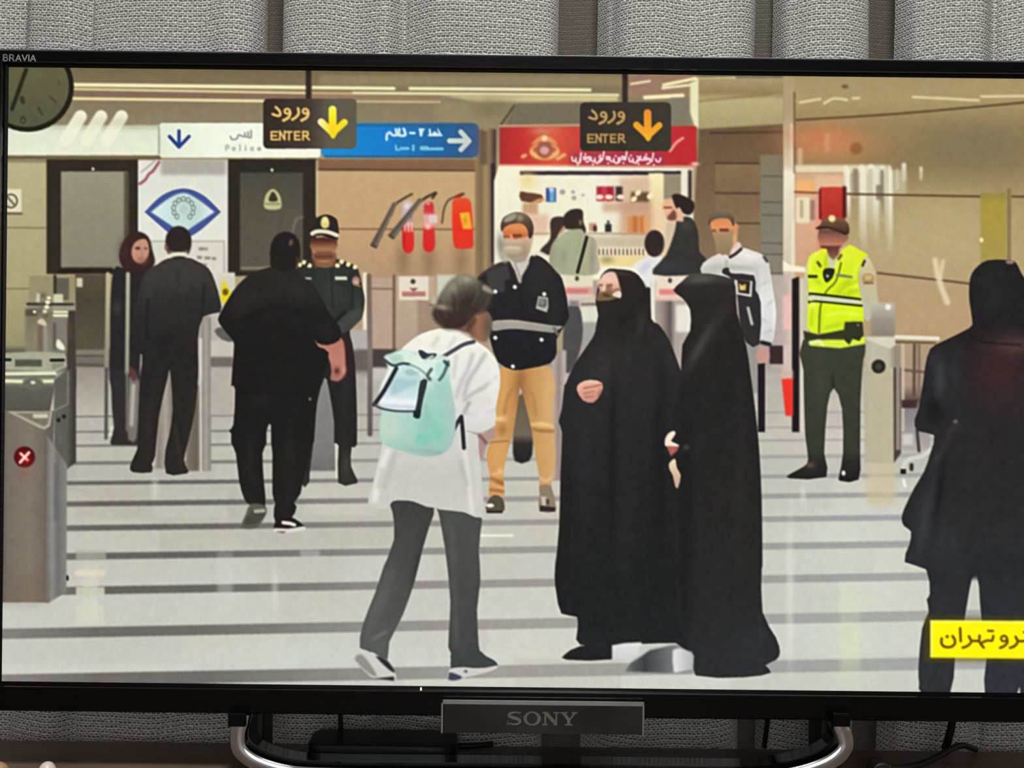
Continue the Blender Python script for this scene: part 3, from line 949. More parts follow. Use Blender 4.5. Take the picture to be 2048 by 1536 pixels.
for r_ in range(13):                                  # slight tone differences from slab to slab
    y0_ = 745 + r_ ** 1.75 * 7.4
    y1_ = 745 + (r_ + 1) ** 1.75 * 7.4
    wid = 60 + r_ * 13
    x_ = -40 - (r_ * 37) % wid
    while x_ < 2250:
        g_ = rng.uniform(-13, 11)
        w2 = rng.uniform(-4, 4)
        sl_ = (x_ - 1024) * 0.0135
        t1 = [(x_, y0_ - sl_), (x_ + wid, y0_ - sl_), (x_ + wid, y1_ - sl_), (x_, y1_ - sl_)]
        poly(t1, (198 + g_ + w2, 198 + g_, 186 + g_ - w2), 0, 4, 0.45, mark=False)
        x_ += wid
for yl, yr, t_ in ((834, 822, 4), (865, 852, 4), (893, 877, 5), (928, 909, 7), (968, 948, 8), (1010, 986.5, 10.5), (1058.5, 1032, 11.5),
                   (1115.5, 1085, 13.5), (1184.5, 1149.5, 16), (1268.5, 1228, 20.5), (1362, 1324, 25)):
    region('floor_stripe_image', 'picture of a dark grey stripe across the pale floor')
    far = yl < 940
    poly([(-30, yl - t_ / 2), (2300, yr - (yl - yr) * 0.12 - t_ / 2), (2300, yr - (yl - yr) * 0.12 + t_ / 2), (-30, yl + t_ / 2)],
         Hz((0, (116, 110, 108)), (200, (84, 78, 76)), (420, (86, 82, 80)), (700, (124, 120, 119)), (1000, (148, 142, 138)), (1550, (150, 150, 148)), (2048, (160, 162, 164))),
         0, 1, 0.62 if far else (0.85 if yl < 1200 else 0.78))
# glints and reflections on the polish
for x_, w_, y0_, y1_, c_, a_ in ((180, 28, 1125, 1250, (216, 216, 196), 0.7), (550, 10, 1120, 1240, (222, 226, 218), 0.45), (450, 30, 1080, 1250, (208, 210, 202), 0.35),
                                 (1580, 12, 1000, 1360, (230, 236, 224), 0.4), (1606, 6, 970, 1010, (244, 240, 226), 0.7), (1700, 40, 1190, 1380, (214, 228, 190), 0.35),
                                 (310, 10, 950, 1000, (226, 224, 206), 0.5)):
    m_ = (y0_ + y1_) / 2
    for s_ in (1.0, 0.72, 0.45):
        rect(x_ - w_ / 2, m_ - (m_ - y0_) * s_, x_ + w_ / 2, m_ + (y1_ - m_) * s_, c_, 5, a_ * 0.42, mark=False)
rect(152, 1174, 209, 1194, (206, 204, 184), 1, 0.9, mark=False)
rect(152, 1100, 212, 1120, (178, 175, 160), 2, 0.7, mark=False)
rect(600, 1100, 640, 1120, (196, 192, 186), 3, 0.5, mark=False)
rect(152, 1210, 208, 1250, (216, 214, 196), 3, 0.6, mark=False)
line([(155, 1146), (206, 1146)], 12, (226, 222, 190), 0, 2, 0.7, mark=False)
line([(962, 1071), (1025, 1071)], 5, (240, 238, 220), 0, 1, mark=False)
region('hall_floor_image', 'picture of the low glass gates and far floor of the hall')
rect(1734, 925, 1792, 1010, (206, 190, 154), 6, 0.7, mark=False)

# ---- far gates
region('glass_gate_image', 'picture of a grey cabinet and glass gate by the wall')
rect(150, 548, 214, 700, V((548, (86, 76, 60)), (600, (74, 66, 52)), (700, (86, 80, 64))), 1)
rect(58, 552, 150, 700, V((552, (150, 140, 104)), (620, (152, 146, 112)), (700, (132, 128, 104))), 2)
rect(108, 556, 138, 600, (96, 92, 78), 1)
line([(110, 552), (110, 590)], 6, (56, 48, 38), 0, 1)
rect(107, 588, 126, 608, (206, 206, 176), 1)
rect(153, 556, 165, 574, (206, 200, 170), 1)
rect(150, 700, 212, 742, V((700, (132, 126, 112)), (742, (96, 90, 80))), 2)
rect(150, 734, 212, 830, V((734, (150, 142, 132)), (830, (190, 184, 168))), 2)
line([(154, 712), (206, 712)], 4, (86, 80, 68), 0, 1)
line([(154, 729), (206, 731)], 4, (84, 78, 66), 0, 1)
line([(216, 548), (213, 738)], 8, V((548, (190, 182, 148)), (738, (140, 134, 118))), 0, 1)
line([(213, 738), (212, 876)], 7, (86, 80, 76), 0, 1)
region('glass_gate_image', 'picture of pale glass gate panels with yellow warning sticker')
rect(262, 545, 470, 760, V((545, (214, 212, 194)), (600, (196, 192, 176)), (690, (176, 172, 160)), (760, (150, 146, 140))), 1)
poly(zE((160, 780), (178, 690), (245, 790), (210, 870), (160, 860)), (226, 208, 20), 0, 1)
ell(451, 584, 6, 7, (110, 84, 20), 0, 1)
rect(400, 632, 422, 942, V((632, (150, 146, 136)), (942, (150, 146, 138))), 2)
line([(403, 680), (404, 760)], 7, (224, 220, 204), 0, 1)
rect(420, 680, 468, 715, (198, 192, 180), 3)
rect(420, 714, 466, 735, (110, 102, 94), 3)
rect(420, 735, 466, 830, (178, 172, 160), 3)
region('glass_gate_image', 'picture of clear glass gate panels under the extinguishers')
rect(700, 660, 745, 700, (176, 172, 166), 4)
rect(712, 700, 790, 736, (104, 94, 90), 3)
rect(726, 545, 734, 660, (236, 230, 210), 2)
rect(738, 556, 786, 700, (184, 160, 138), 1)
line([(738, 577), (786, 578)], 3, (120, 96, 78), 0, 1)
line([(788, 552), (788, 700)], 6, (120, 92, 78), 0, 1)
rect(793, 552, 870, 700, V((552, (190, 168, 138)), (700, (176, 156, 136))), 2)
rect(835, 600, 880, 680, (160, 136, 114), 3)
rect(744, 698, 790, 738, (66, 58, 56), 2)
rect(744, 735, 792, 760, (196, 190, 184), 3)
line([(738, 552), (740, 700), (740, 868)], 10, V((552, (120, 98, 84)), (700, (124, 112, 106)), (868, (92, 84, 84))), 0, 1)
region('gate_notice_image', 'picture of a white notice on a glass gate beside the backpack girl')
rect(798, 553, 857, 600, (228, 218, 196), 1)
ell(826, 563, 5, 5, (62, 50, 44), 0, 1)
rect(804, 583, 851, 593, (180, 120, 108), 1)
poly([(818, 576), (836, 576), (827, 584)], (140, 90, 80), 0, 1)
rect(874, 550, 912, 608, (206, 208, 188), 3)
region('gate_notice_image', 'picture of white notices on glass gates in front of the kiosk')
rect(1112, 546, 1186, 600, (228, 218, 190), 1)
ell(1154, 557, 4, 5, (66, 52, 50), 0, 1)
rect(1130, 574, 1186, 590, (220, 160, 146), 2)
rect(1132, 578, 1176, 586, (206, 124, 118), 1)
rect(1125, 592, 1196, 616, (206, 192, 176), 3)
rect(1138, 601, 1158, 612, (150, 138, 130), 1)
rect(1162, 606, 1196, 611, (120, 108, 104), 1)
rect(1150, 614, 1200, 646, (222, 220, 200), 2)
rect(1150, 645, 1196, 690, (160, 158, 152), 4)
poly(zF((1105, 885), (1180, 892), (1208, 1000), (1208, 1150), (1150, 1350), (1070, 1400), (1060, 1100)), (74, 72, 72), 2, 1)
line(zF((1108, 882), (1178, 884)), 4, (150, 146, 138), 0, 1)
rect(1104, 700, 1132, 960, Hz((1104, (190, 176, 160)), (1118, (150, 132, 124)), (1132, (196, 188, 178))), 2)
line([(1306, 550), (1306, 645)], 9, (228, 226, 206), 0, 1)
rect(1311, 548, 1400, 600, (232, 218, 196), 1)
ell(1340, 561, 4, 5, (62, 50, 56), 0, 1)
rect(1318, 578, 1360, 590, (226, 134, 130), 2)
rect(1311, 594, 1370, 602, (230, 190, 174), 2)
rect(1311, 602, 1400, 740, Hz((1311, (176, 164, 150)), (1326, (150, 132, 122)), (1340, (96, 84, 80)), (1350, (170, 160, 150)), (1400, (190, 178, 166))), 2)
rect(1352, 610, 1382, 664, (232, 228, 214), 3)
region('hall_gate_image', 'picture of a black edged gate beside the guard in the yellow vest')
rect(1540, 550, 1586, 740, Hz((1540, (176, 164, 154)), (1566, (186, 172, 162)), (1586, (214, 190, 178))), 2)
rect(1566, 590, 1584, 660, (232, 190, 182), 3)
rect(1566, 690, 1586, 760, (210, 190, 182), 3)
poly([(1584, 558), (1598, 553), (1599, 864), (1584, 864)], (22, 16, 20), 0, 1)
line([(1604, 560), (1604, 860)], 7, (212, 206, 186), 0, 2)
rect(1539, 691, 1566, 728, (58, 36, 40), 1)
region('bucket_image', 'picture of a red bucket standing by the gate')
poly([(1563, 757), (1586, 755), (1586, 832), (1571, 832)], (238, 52, 38), 0, 1)
rect(1562, 740, 1586, 757, (206, 178, 158), 3, 0.9)
region('glass_gate_image', 'picture of a steel gate body seen between walking legs')
rect(300, 735, 348, 938, Hz((300, (176, 168, 156)), (318, (140, 128, 116)), (332, (168, 162, 150)), (348, (110, 100, 92))), 3)
line([(312, 830), (306, 930)], 7, (214, 214, 206), 0, 3, 0.8)
rect(372, 770, 402, 942, Hz((372, (126, 114, 100)), (392, (104, 94, 82)), (402, (132, 122, 110))), 2)
line([(401, 690), (402, 942)], 5, (206, 202, 190), 0, 1)
rect(404, 640, 421, 940, Hz((404, (140, 134, 124)), (412, (164, 158, 148)), (421, (136, 130, 120))), 1)
rect(618, 760, 672, 942, V((760, (132, 130, 126)), (900, (122, 121, 118)), (942, (108, 106, 102))), 2)
line([(672, 880), (674, 955)], 4, (226, 222, 206), 0, 1)

# ---- people at the kiosk
region('person_image', 'picture of a dark haired person half hidden at the kiosk')
poly(zK2((560, 1000), (600, 950), (690, 955), (700, 1040), (640, 1110), (610, 1180), (560, 1300), (470, 1290), (480, 1240), (560, 1150)), (58, 42, 34), 3, 1)
region('person_image', 'picture of a person in a sage green shirt with black shoulder strap')
f = poly(zK2((740, 1068), (840, 1060), (905, 1112), (985, 1165), (1000, 1300), (1000, 1480), (640, 1482), (560, 1410), (553, 1300), (580, 1200), (640, 1130)),
         Hz((1099, (150, 150, 122)), (1125, (172, 176, 148)), (1160, (164, 166, 132)), (1195, (178, 172, 150))), 3, 1)
blob(1128, 515, 9, 26, (140, 142, 108), 0.6, 0, f)
blob(1184, 520, 6, 40, (146, 142, 118), 0.7, 0, f)
line(zK2((900, 1140), (870, 1260), (815, 1462)), 6.5, (22, 22, 16), 3, 0, 1, f)
poly(zK2((690, 1030), (715, 1050), (660, 1110), (635, 1110)), (196, 146, 126), 3, 1)
poly(zK2((700, 1050), (680, 960), (720, 900), (790, 873), (862, 890), (868, 990), (892, 1060), (885, 1102), (845, 1062), (740, 1066)), (46, 34, 28), 3, 1)
ell(1161, 445, 3, 6, (140, 100, 84), 0, 1)
region('person_image', 'picture of a small dark haired person in white at the kiosk counter')
f = poly(zG((70, 570), (200, 505), (285, 520), (250, 600), (205, 660), (185, 755), (110, 640)), (232, 230, 228), 3, 1)
blob(1290, 535, 8, 20, (196, 196, 206), 0.7, 40, f)
ell(1309, 487, 20, 27, (42, 30, 28), 0, 1)
blob(1319, 504, 4, 5, (70, 58, 62), 0.6)
region('person_image', 'picture of a bearded person in black with hair tied back')
poly(zK2((1640, 990), (1760, 990), (1720, 1090), (1640, 1290), (1615, 1290)), (200, 176, 152), 0, 3, 0.6)
f = poly(zK2((1750, 965), (1870, 955), (1935, 1080), (1950, 1270), (2010, 1340), (1965, 1475), (1515, 1484), (1640, 1300), (1720, 1080)), (46, 46, 42), 3, 1)
blob(1372, 450, 12, 14, (66, 64, 56), 0.7, 0, f)
blob(1335, 535, 40, 12, (52, 54, 62), 0.8, 0, f)
poly(zK2((1620, 795), (1700, 775), (1730, 850), (1790, 900), (1800, 990), (1740, 985), (1650, 975), (1622, 905), (1608, 880)), (232, 178, 142), 2, 1)
poly(zK2((1652, 945), (1690, 905), (1712, 880), (1738, 930), (1725, 980), (1660, 978)), (96, 48, 40), 2, 2, 0.85)
line(zK2((1622, 862), (1690, 862)), 3.5, (110, 62, 46), 0, 1)
poly(zK2((1698, 745), (1765, 738), (1890, 800), (1900, 880), (1860, 930), (1800, 915), (1765, 860), (1735, 870), (1705, 800)), (38, 26, 22), 3, 1)

# ---- woman in maroon hood
region('person_image', 'picture of a woman in a dark coat and maroon hood')
f = poly(zD((880, 600), (960, 600), (1180, 620), (1180, 900), (1080, 1260), (1060, 1540), (860, 1540), (845, 1200), (850, 800)), (36, 34, 34), 3, 1)
blob(234, 615, 9, 14, (72, 70, 68), 0.6, 0, f)
poly(zI((850, 0), (1070, 0), (1070, 580), (860, 578), (845, 560), (875, 440), (860, 300)), (44, 42, 42), 0, 1)
poly(zI((990, 60), (1070, 90), (1050, 520), (1000, 540), (980, 480)), (118, 112, 104), 2, 2)
line(zI((1025, 120), (1010, 420)), 8, (196, 192, 176), 0, 3, 0.8)
line(zI((858, 440), (850, 500)), 6, (228, 220, 200), 0, 1, 0.8)
line(zI((1010, 0), (1030, 60)), 12, (96, 50, 56), 0, 2)
poly(zD((915, 520), (930, 430), (980, 350), (1060, 318), (1140, 360), (1170, 460), (1190, 560), (1130, 620), (1000, 630), (940, 590)), (52, 32, 30), 3, 1)
blob(250, 500, 12, 22, (64, 40, 36), 0.7)
poly(zD((1010, 470), (1040, 400), (1110, 375), (1140, 420), (1140, 500), (1090, 560), (1030, 540)), (196, 146, 122), 3, 1)
ell(275.5, 496.5, 5.5, 3, (70, 38, 32), 0, 1, 0.9)
ell(291.5, 497, 4, 2.6, (110, 66, 54), 0, 1, 0.8)
line([(283, 500), (284, 510)], 4, (176, 124, 100), 0, 2, 0.7)
blob(283, 520, 12, 8, (150, 98, 78), 0.7)
line([(256, 548), (254, 746)], 8, V((548, (180, 176, 150)), (746, (150, 146, 128))), 0, 1)
line([(254, 746), (254, 860)], 5, (110, 106, 98), 0, 1)

# ---- suited man
region('person_image', 'picture of a man in a dark suit seen from behind')
f = poly(zD((1290, 525), (1210, 570), (1110, 640), (1060, 800), (1012, 1000), (998, 1230), (1090, 1262))
         + zI((1078, 40), (1064, 300), (1060, 560), (1040, 640), (1000, 735), (1018, 784), (1165, 786), (1166, 720), (1192, 660), (1222, 350), (1288, 60), (1300, 0), (1312, 60),
              (1326, 300), (1300, 500), (1270, 620), (1275, 795), (1400, 800), (1450, 780), (1412, 700), (1445, 550), (1500, 300), (1524, 0))
         + zD((1520, 1150), (1562, 972), (1690, 940), (1692, 850), (1650, 700), (1600, 600), (1500, 540), (1440, 520)),
         V((515, (56, 54, 50)), (600, (42, 41, 39)), (720, (32, 31, 29)), (950, (38, 35, 32))), 2, 0)
blob(350, 556, 60, 30, (62, 60, 56), 0.6, 0, f)
blob(300, 570, 14, 34, (58, 56, 52), 0.6, 20, f)
blob(345, 680, 50, 16, (26, 25, 24), 0.6, 0, f)
line([(356, 540), (352, 690)], 5, (34, 33, 32), 0, 4, 0.6, f)
blob(300, 830, 8, 60, (46, 42, 38), 0.6, 5, f)
blob(388, 800, 8, 50, (44, 41, 37), 0.6, 0, f)
line([(296, 600), (292, 680)], 5, (22, 22, 24), 0, 3, 0.8, f)
line([(408, 570), (404, 630)], 5, (24, 24, 26), 0, 3, 0.8, f)
line([(350, 850), (362, 930)], 6, (54, 52, 48), 0, 3, 0.6, f)
ell(357, 486, 26, 34, (44, 36, 34), 0, 1)
ell(333, 494, 4, 8, (120, 84, 68), 0, 1)
poly(zD((1300, 460), (1440, 460), (1430, 500), (1300, 500)), (108, 78, 66), 2, 1)
ell(357, 479, 25, 26, (42, 32, 30), 0, 1)
poly(zD((1300, 490), (1360, 478), (1432, 482), (1440, 512), (1370, 506), (1262, 524)), (226, 224, 200), 2, 1)

# ---- uniformed officer
region('person_image', 'picture of an officer in dark green uniform and peaked cap')
poly(zE((860, 480), (1045, 480), (1060, 600), (850, 600)), (132, 92, 66), 0, 1)
poly(zE((850, 370), (1050, 380), (1035, 480), (1000, 545), (920, 550), (870, 500)), V((470, (44, 20, 12)), (482, (84, 44, 28)), (494, (150, 100, 70)), (504, (172, 124, 90)), (512, (104, 56, 38)), (518, (120, 74, 52)), (524, (190, 146, 108))), 2, 1)
line(zE((895, 480), (1010, 482)), 5, (110, 62, 42), 0, 2, 0.8)
f = poly(zE((750, 570), (790, 540), (860, 520), (900, 590), (1020, 590), (1050, 530), (1130, 560), (1212, 602), (1250, 760), (1266, 850), (1242, 990), (1150, 1080), (1170, 1180), (1192, 1350), (1200, 1536))
         + zJ((1202, 200), (1206, 572), (1166, 590), (1160, 740), (1212, 850), (1180, 875), (1060, 866), (1065, 580), (1030, 562), (1030, 400), (990, 150), (958, 60), (900, 250), (870, 560), (842, 800), (835, 866), (770, 870), (700, 400))
         + zE((800, 1400), (700, 900), (740, 650)), V((520, (40, 46, 40)), (640, (36, 42, 38)), (680, (28, 26, 27)), (880, (32, 30, 29)), (970, (46, 42, 40))), 2, 0)
blob(665, 580, 24, 40, (54, 62, 56), 0.6, 0, f)
line(zE((1010, 610), (1020, 900)), 4, (24, 28, 26), 0, 2, 0.7, f)
line(zE((1160, 640), (1180, 900)), 5, (22, 26, 24), 0, 3, 0.7, f)
line(zE((1050, 720), (1130, 735)), 5, (28, 32, 30), 0, 2, 0.7, f)
blob(715, 610, 8, 24, (60, 64, 60), 0.6, 0, f)
blob(690, 800, 10, 60, (44, 42, 40), 0.6, 0, f)
blob(692, 930, 10, 26, (70, 66, 60), 0.6, 0, f)
poly(zE((1030, 1060), (1100, 960), (1250, 900), (1240, 990), (1160, 1070), (1060, 1110)), (66, 70, 66), 2, 2, 0.8, f)
line(zE((1050, 1000), (1110, 940)), 7, (14, 14, 14), 0, 2, 0.8, f)
poly(zE((1100, 1100), (1160, 1140), (1190, 1400), (1130, 1500)), (48, 24, 28), 0, 4, 0.8, f)
line(zE((870, 540), (890, 590)), 5, (110, 60, 40), 0, 1)
line(zE((1050, 540), (1032, 590)), 5, (96, 50, 36), 0, 1)
for x_, y_ in ((1088, 552), (1138, 572), (1190, 592), (1056, 580), (800, 556), (840, 580), (764, 574)):
    ell(400 + x_ / 3.84, 380 + y_ / 3.84, 5, 4.5, (238, 226, 170), 0, 0)
for x_, y_ in ((1112, 566), (1164, 586), (822, 566)):
    ell(400 + x_ / 3.84, 380 + y_ / 3.84, 3, 5, (24, 22, 16), 20, 0)
rect(609, 555, 623, 559, (170, 174, 158), 0)
rect(670, 553, 694, 560, (206, 204, 176), 0)
ell(712, 562, 8, 9, (170, 128, 116), 0, 1)
ell(712, 565, 5, 5, (196, 170, 156), 0, 1)
line(zE((1180, 720), (1230, 740)), 3, (176, 120, 60), 0, 0)
poly(zE((856, 330), (870, 240), (920, 200), (980, 188), (1040, 215), (1060, 260), (1058, 385), (940, 350), (850, 355)), (36, 30, 26), 2, 0)
line(zE((862, 335), (900, 318), (980, 322), (1052, 348)), 8, (226, 216, 186), 3, 0)
ell(650, 446, 8.5, 11, (232, 216, 130), 0, 1)
ell(650, 439, 6, 6, (236, 222, 150), 0, 1)
rect(644, 446, 657, 454, (214, 202, 130), 1)

# ---- big man in black
region('person_image', 'picture of a heavy man in black shirt and cargo trousers')
poly(zE((110, 1080), (180, 1050), (260, 1100), (255, 1165), (170, 1150)), (92, 90, 84), 2, 1)
poly(zE((870, 1120), (985, 1180), (1085, 1135), (1112, 1220), (1117, 1350), (1110, 1425), (1060, 1470), (1000, 1455), (1010, 1400), (985, 1280), (900, 1215)),
     V((674, (176, 116, 96)), (720, (190, 124, 104)), (763, (168, 108, 92))), 2, 1)
blob(674, 742, 6, 7, (74, 36, 32), 0.9)
blob(688, 740, 5, 9, (220, 150, 128), 0.7)
f = poly(zE((545, 590), (400, 640), (330, 690), (250, 780), (150, 955), (148, 1025), (240, 1140), (262, 1190), (250, 1350), (240, 1500))
         + zJ((244, 122), (270, 150), (256, 420), (222, 460), (240, 490), (240, 560), (275, 640), (300, 850), (340, 990), (380, 1032), (500, 1072), (490, 850), (480, 640), (510, 570),
              (510, 480), (530, 418), (545, 430), (546, 560), (556, 650), (556, 950), (580, 1022), (568, 1060), (580, 1172), (700, 1142), (742, 1050), (722, 1022), (772, 950), (790, 850),
              (832, 700), (846, 582), (876, 550), (900, 200), (942, 60))
         + zE((990, 1250), (910, 1205), (872, 1130), (900, 1175), (980, 1192), (1070, 1155), (1082, 1080), (1050, 1020), (982, 930), (930, 820), (860, 720), (770, 650), (740, 600)),
         V((540, (36, 33, 30)), (620, (24, 23, 21)), (700, (19, 18, 17)), (850, (21, 20, 19)), (1010, (28, 27, 25))), 2, 0)
blob(600, 580, 40, 20, (42, 40, 38), 0.7, 20, f)
blob(486, 600, 20, 34, (36, 34, 32), 0.8, 20, f)
line([(480, 640), (560, 612), (640, 640)], 6, (14, 13, 13), 4, 4, 0.6, f)
blob(530, 590, 40, 14, (38, 36, 33), 0.6, -5, f)
blob(655, 660, 14, 14, (34, 32, 30), 0.7, 0, f)
blob(500, 930, 10, 70, (34, 33, 30), 0.7, 0, f)
blob(580, 920, 12, 80, (33, 32, 30), 0.7, 0, f)
blob(520, 800, 30, 20, (30, 29, 27), 0.6, 0, f)
line([(470, 785), (632, 790)], 5, (12, 11, 11), 0, 4, 0.5, f)
ell(571, 504, 29, 40, (28, 24, 22), 0, 1)
poly(zE((540, 540), (545, 420), (600, 335), (700, 330), (760, 390), (768, 520), (720, 610), (560, 600)), (26, 22, 20), 2, 1)
ell(582, 485, 4, 7, (92, 76, 60), 20, 1)
line(zE((748, 520), (745, 600)), 4, (110, 66, 50), 0, 1, 0.7)
ell(620, 798, 3, 4, (96, 92, 88))
poly(zJ((312, 1200), (335, 1216), (440, 1212), (505, 1105), (500, 1040), (390, 1028), (350, 1110)), (90, 88, 74), 2, 1)
poly(zJ((400, 1080), (500, 1066), (505, 1110), (450, 1170), (340, 1190)), (70, 68, 58), 2, 1)
line(zJ((425, 1085), (490, 1080)), 7, (176, 172, 156), 0, 1)
poly(zJ((568, 1238), (575, 1170), (640, 1130), (720, 1138), (802, 1200), (802, 1232), (700, 1244), (600, 1248)), (26, 24, 26), 2, 0)
line(zJ((580, 1232), (680, 1236), (796, 1218)), 9, (218, 210, 200), 0, 0)
line(zJ((640, 1172), (690, 1178), (725, 1190)), 7, (226, 216, 208), 0, 0)
poly(zJ((575, 1242), (660, 1240), (640, 1252)), (40, 36, 40), 0, 1)

# ---- masked officer in khaki trousers
region('person_image', 'picture of a masked officer in navy jacket and khaki trousers')
poly(zK((690, 220), (800, 220), (830, 560), (800, 700), (690, 700), (675, 540)), V((800, (104, 88, 66)), (870, (112, 100, 84)), (888, (40, 38, 34)), (922, (32, 30, 28))), 2, 1)
f = poly(zK((580, -20), (972, -20), (982, 300), (992, 480), (1002, 700), (972, 870), (960, 965), (880, 965), (880, 830), (850, 680), (822, 480), (760, 220), (730, 130), (720, 200), (682, 460),
            (642, 600), (602, 790), (612, 920), (592, 985), (490, 965), (500, 820), (470, 650), (520, 500), (545, 300)),
         Hz((975, (208, 152, 88)), (1010, (212, 158, 92)), (1040, (176, 124, 70)), (1070, (200, 152, 90)), (1108, (210, 166, 108))), 2, 0)
for x_, y_, rx, ry, c_, a_ in ((1042, 770, 10, 30, (150, 100, 52), 0.8), (1004, 860, 10, 14, (150, 100, 52), 0.7), (998, 838, 12, 5, (240, 206, 150), 0.9), (1090, 850, 20, 5, (230, 190, 120), 0.9),
                               (1085, 861, 20, 4, (160, 112, 60), 0.7), (1000, 942, 6, 6, (238, 190, 140), 0.9), (1000, 965, 16, 6, (168, 104, 56), 0.8), (1095, 800, 10, 60, (224, 178, 118), 0.5),
                               (992, 900, 10, 40, (216, 166, 104), 0.6), (1090, 975, 14, 8, (196, 160, 126), 0.8)):
    blob(x_, y_, rx, ry, c_, a_, 0, f)
for p_, w_, c_ in ((((500, 830), (560, 850), (600, 880)), 5, (150, 92, 46)), (((510, 870), (570, 900), (610, 905)), 5, (232, 178, 122)), (((500, 920), (560, 925), (605, 935)), 5, (140, 84, 42)), (((520, 800), (590, 790)), 5, (240, 190, 134)),
                   (((880, 830), (930, 850), (975, 830)), 5, (236, 196, 144)), (((880, 900), (930, 890), (975, 905)), 6, (128, 102, 78)), (((870, 930), (920, 915)), 6, (112, 90, 70)), (((690, 130), (640, 200), (610, 330)), 8, (178, 122, 68)),
                   (((760, 120), (830, 200), (850, 350)), 8, (182, 130, 74)), (((820, 420), (900, 410), (985, 440)), 5, (240, 206, 140)), (((825, 450), (900, 470), (990, 470)), 5, (160, 112, 62))):
    line(zK(*p_), w_, c_, 4, 2, 0.7, f)
line(zK((470, 562), (540, 552), (640, 545)), 3, (130, 96, 58), 0, 1, 0.8, f)
poly(zK((472, 1090), (480, 1010), (530, 960), (592, 982), (612, 1050), (592, 1092)), (84, 76, 60), 2, 0)
line(zK((480, 1090), (588, 1090)), 5, (34, 30, 26), 0, 0)
ell(980, 1011, 8, 4, (232, 226, 208), 0, 0)
poly(zK((880, 1086), (878, 980), (900, 900), (970, 900), (1002, 1030), (1000, 1088)), (140, 124, 102), 2, 0)
poly(zK((880, 1086), (882, 1040), (1000, 1055), (1000, 1088)), (44, 40, 38), 0, 0)
poly(zK((890, 970), (940, 975), (930, 1040), (900, 1040)), (196, 188, 176), 0, 1)
poly(zK((930, 980), (955, 1000), (950, 1040), (930, 1030)), (70, 62, 52), 0, 1)
f = poly(zF((650, 545), (560, 560), (470, 612), (400, 680), (420, 800), (460, 950), (500, 1150), (560, 1320), (680, 1382), (790, 1372), (960, 1332), (1012, 1250), (1010, 1150), (1060, 1060),
            (1105, 980), (1100, 930), (1090, 830), (1052, 680), (1010, 630), (930, 540), (860, 500), (810, 510), (740, 660), (690, 600)), V((505, (34, 30, 32)), (600, (26, 25, 27)), (730, (20, 19, 24))), 2, 0)
poly(zF((470, 625), (630, 570), (660, 680), (615, 690), (612, 785), (520, 780), (480, 720)), (62, 61, 58), 0, 2, 0.85, f)
line(zF((420, 660), (500, 600), (580, 565)), 5, (96, 70, 60), 3, 2, 0.7, f)
blob(1110, 620, 12, 50, (40, 38, 38), 0.6, 0, f)
line(zF((740, 720), (750, 990)), 4, (16, 15, 17), 0, 2, 0.7, f)
blob(1075, 570, 24, 30, (42, 38, 38), 0.5, 0, f)
blob(1090, 540, 20, 20, (46, 40, 38), 0.6, 0, f)
poly(zF((512, 1012), (600, 998), (720, 1000), (980, 1040), (1062, 1048), (1000, 1085), (970, 1096), (720, 1068), (600, 1072), (518, 1082)), V((640, (172, 166, 152)), (664, (150, 146, 138))), 2, 0, 1, f)
line(zF((990, 1060), (1020, 1110)), 6, (110, 104, 98), 0, 1)
for x_, y_ in ((690, 745), (540, 780), (916, 800), (895, 1150), (540, 1135), (675, 1355)):
    ell(850 + x_ / 3.84, 380 + y_ / 3.84, 4, 4, (236, 230, 216))
poly(zF((870, 815), (945, 825), (948, 900), (935, 940), (850, 910)), (176, 176, 168), 0, 0)
poly(zF((880, 830), (935, 838), (935, 890), (915, 905), (865, 890)), (92, 92, 86), 0, 1)
ell(1084, 604, 5, 7, (132, 130, 122), 0, 1)
poly(zF((650, 545), (690, 525), (800, 530), (780, 600), (745, 660), (738, 712), (718, 706), (690, 622)), (206, 196, 186), 2, 1)
line(zF((690, 560), (720, 640), (735, 700)), 3, (150, 138, 130), 0, 1)
line(zF((835, 500), (880, 480), (940, 510)), 5, (226, 214, 196), 3, 1)
ell(1010, 505, 12, 22, (170, 160, 146), 0, 3, 0.8)
poly(zF((598, 260), (640, 240), (760, 240), (800, 300), (795, 380), (700, 400), (610, 380)), V((440, (206, 124, 68)), (455, (228, 142, 80)), (475, (190, 98, 52))), 2, 1)
line(zF((680, 352), (735, 350)), 6, (124, 52, 26), 0, 1)
line(zF((608, 360), (650, 362)), 5, (150, 74, 44), 0, 1)
line(zF((660, 350), (668, 375)), 5, (240, 160, 100), 0, 1)
poly(zF((602, 372), (665, 372), (700, 378), (822, 352), (830, 380), (806, 470), (765, 545), (690, 556), (625, 505), (600, 430)), V((470, (212, 178, 142)), (500, (190, 170, 144)), (523, (160, 146, 126))), 2, 1)
line(zF((615, 425), (680, 418), (740, 424)), 6, (176, 152, 124), 3, 2, 0.7)
line(zF((605, 448), (650, 442), (730, 448)), 5, (222, 206, 178), 3, 2, 0.7)
line(zF((640, 500), (700, 510), (760, 480)), 5, (150, 134, 112), 3, 2, 0.6)
blob(1050, 500, 8, 18, (166, 134, 108), 0.8)
blob(1000, 486, 8, 20, (120, 116, 108), 0.7)
poly(zF((580, 285), (585, 250), (610, 205), (700, 168), (790, 195), (832, 270), (828, 345), (800, 372), (785, 300), (740, 258), (660, 262), (610, 290), (590, 320)), V((424, (124, 112, 90)), (440, (92, 74, 56)), (475, (54, 34, 30))), 3, 0)
poly(zF((600, 240), (640, 195), (700, 180), (690, 220), (640, 245)), (158, 150, 132), 2, 1)
blob(1040, 436, 6, 7, (166, 150, 120), 0.8)

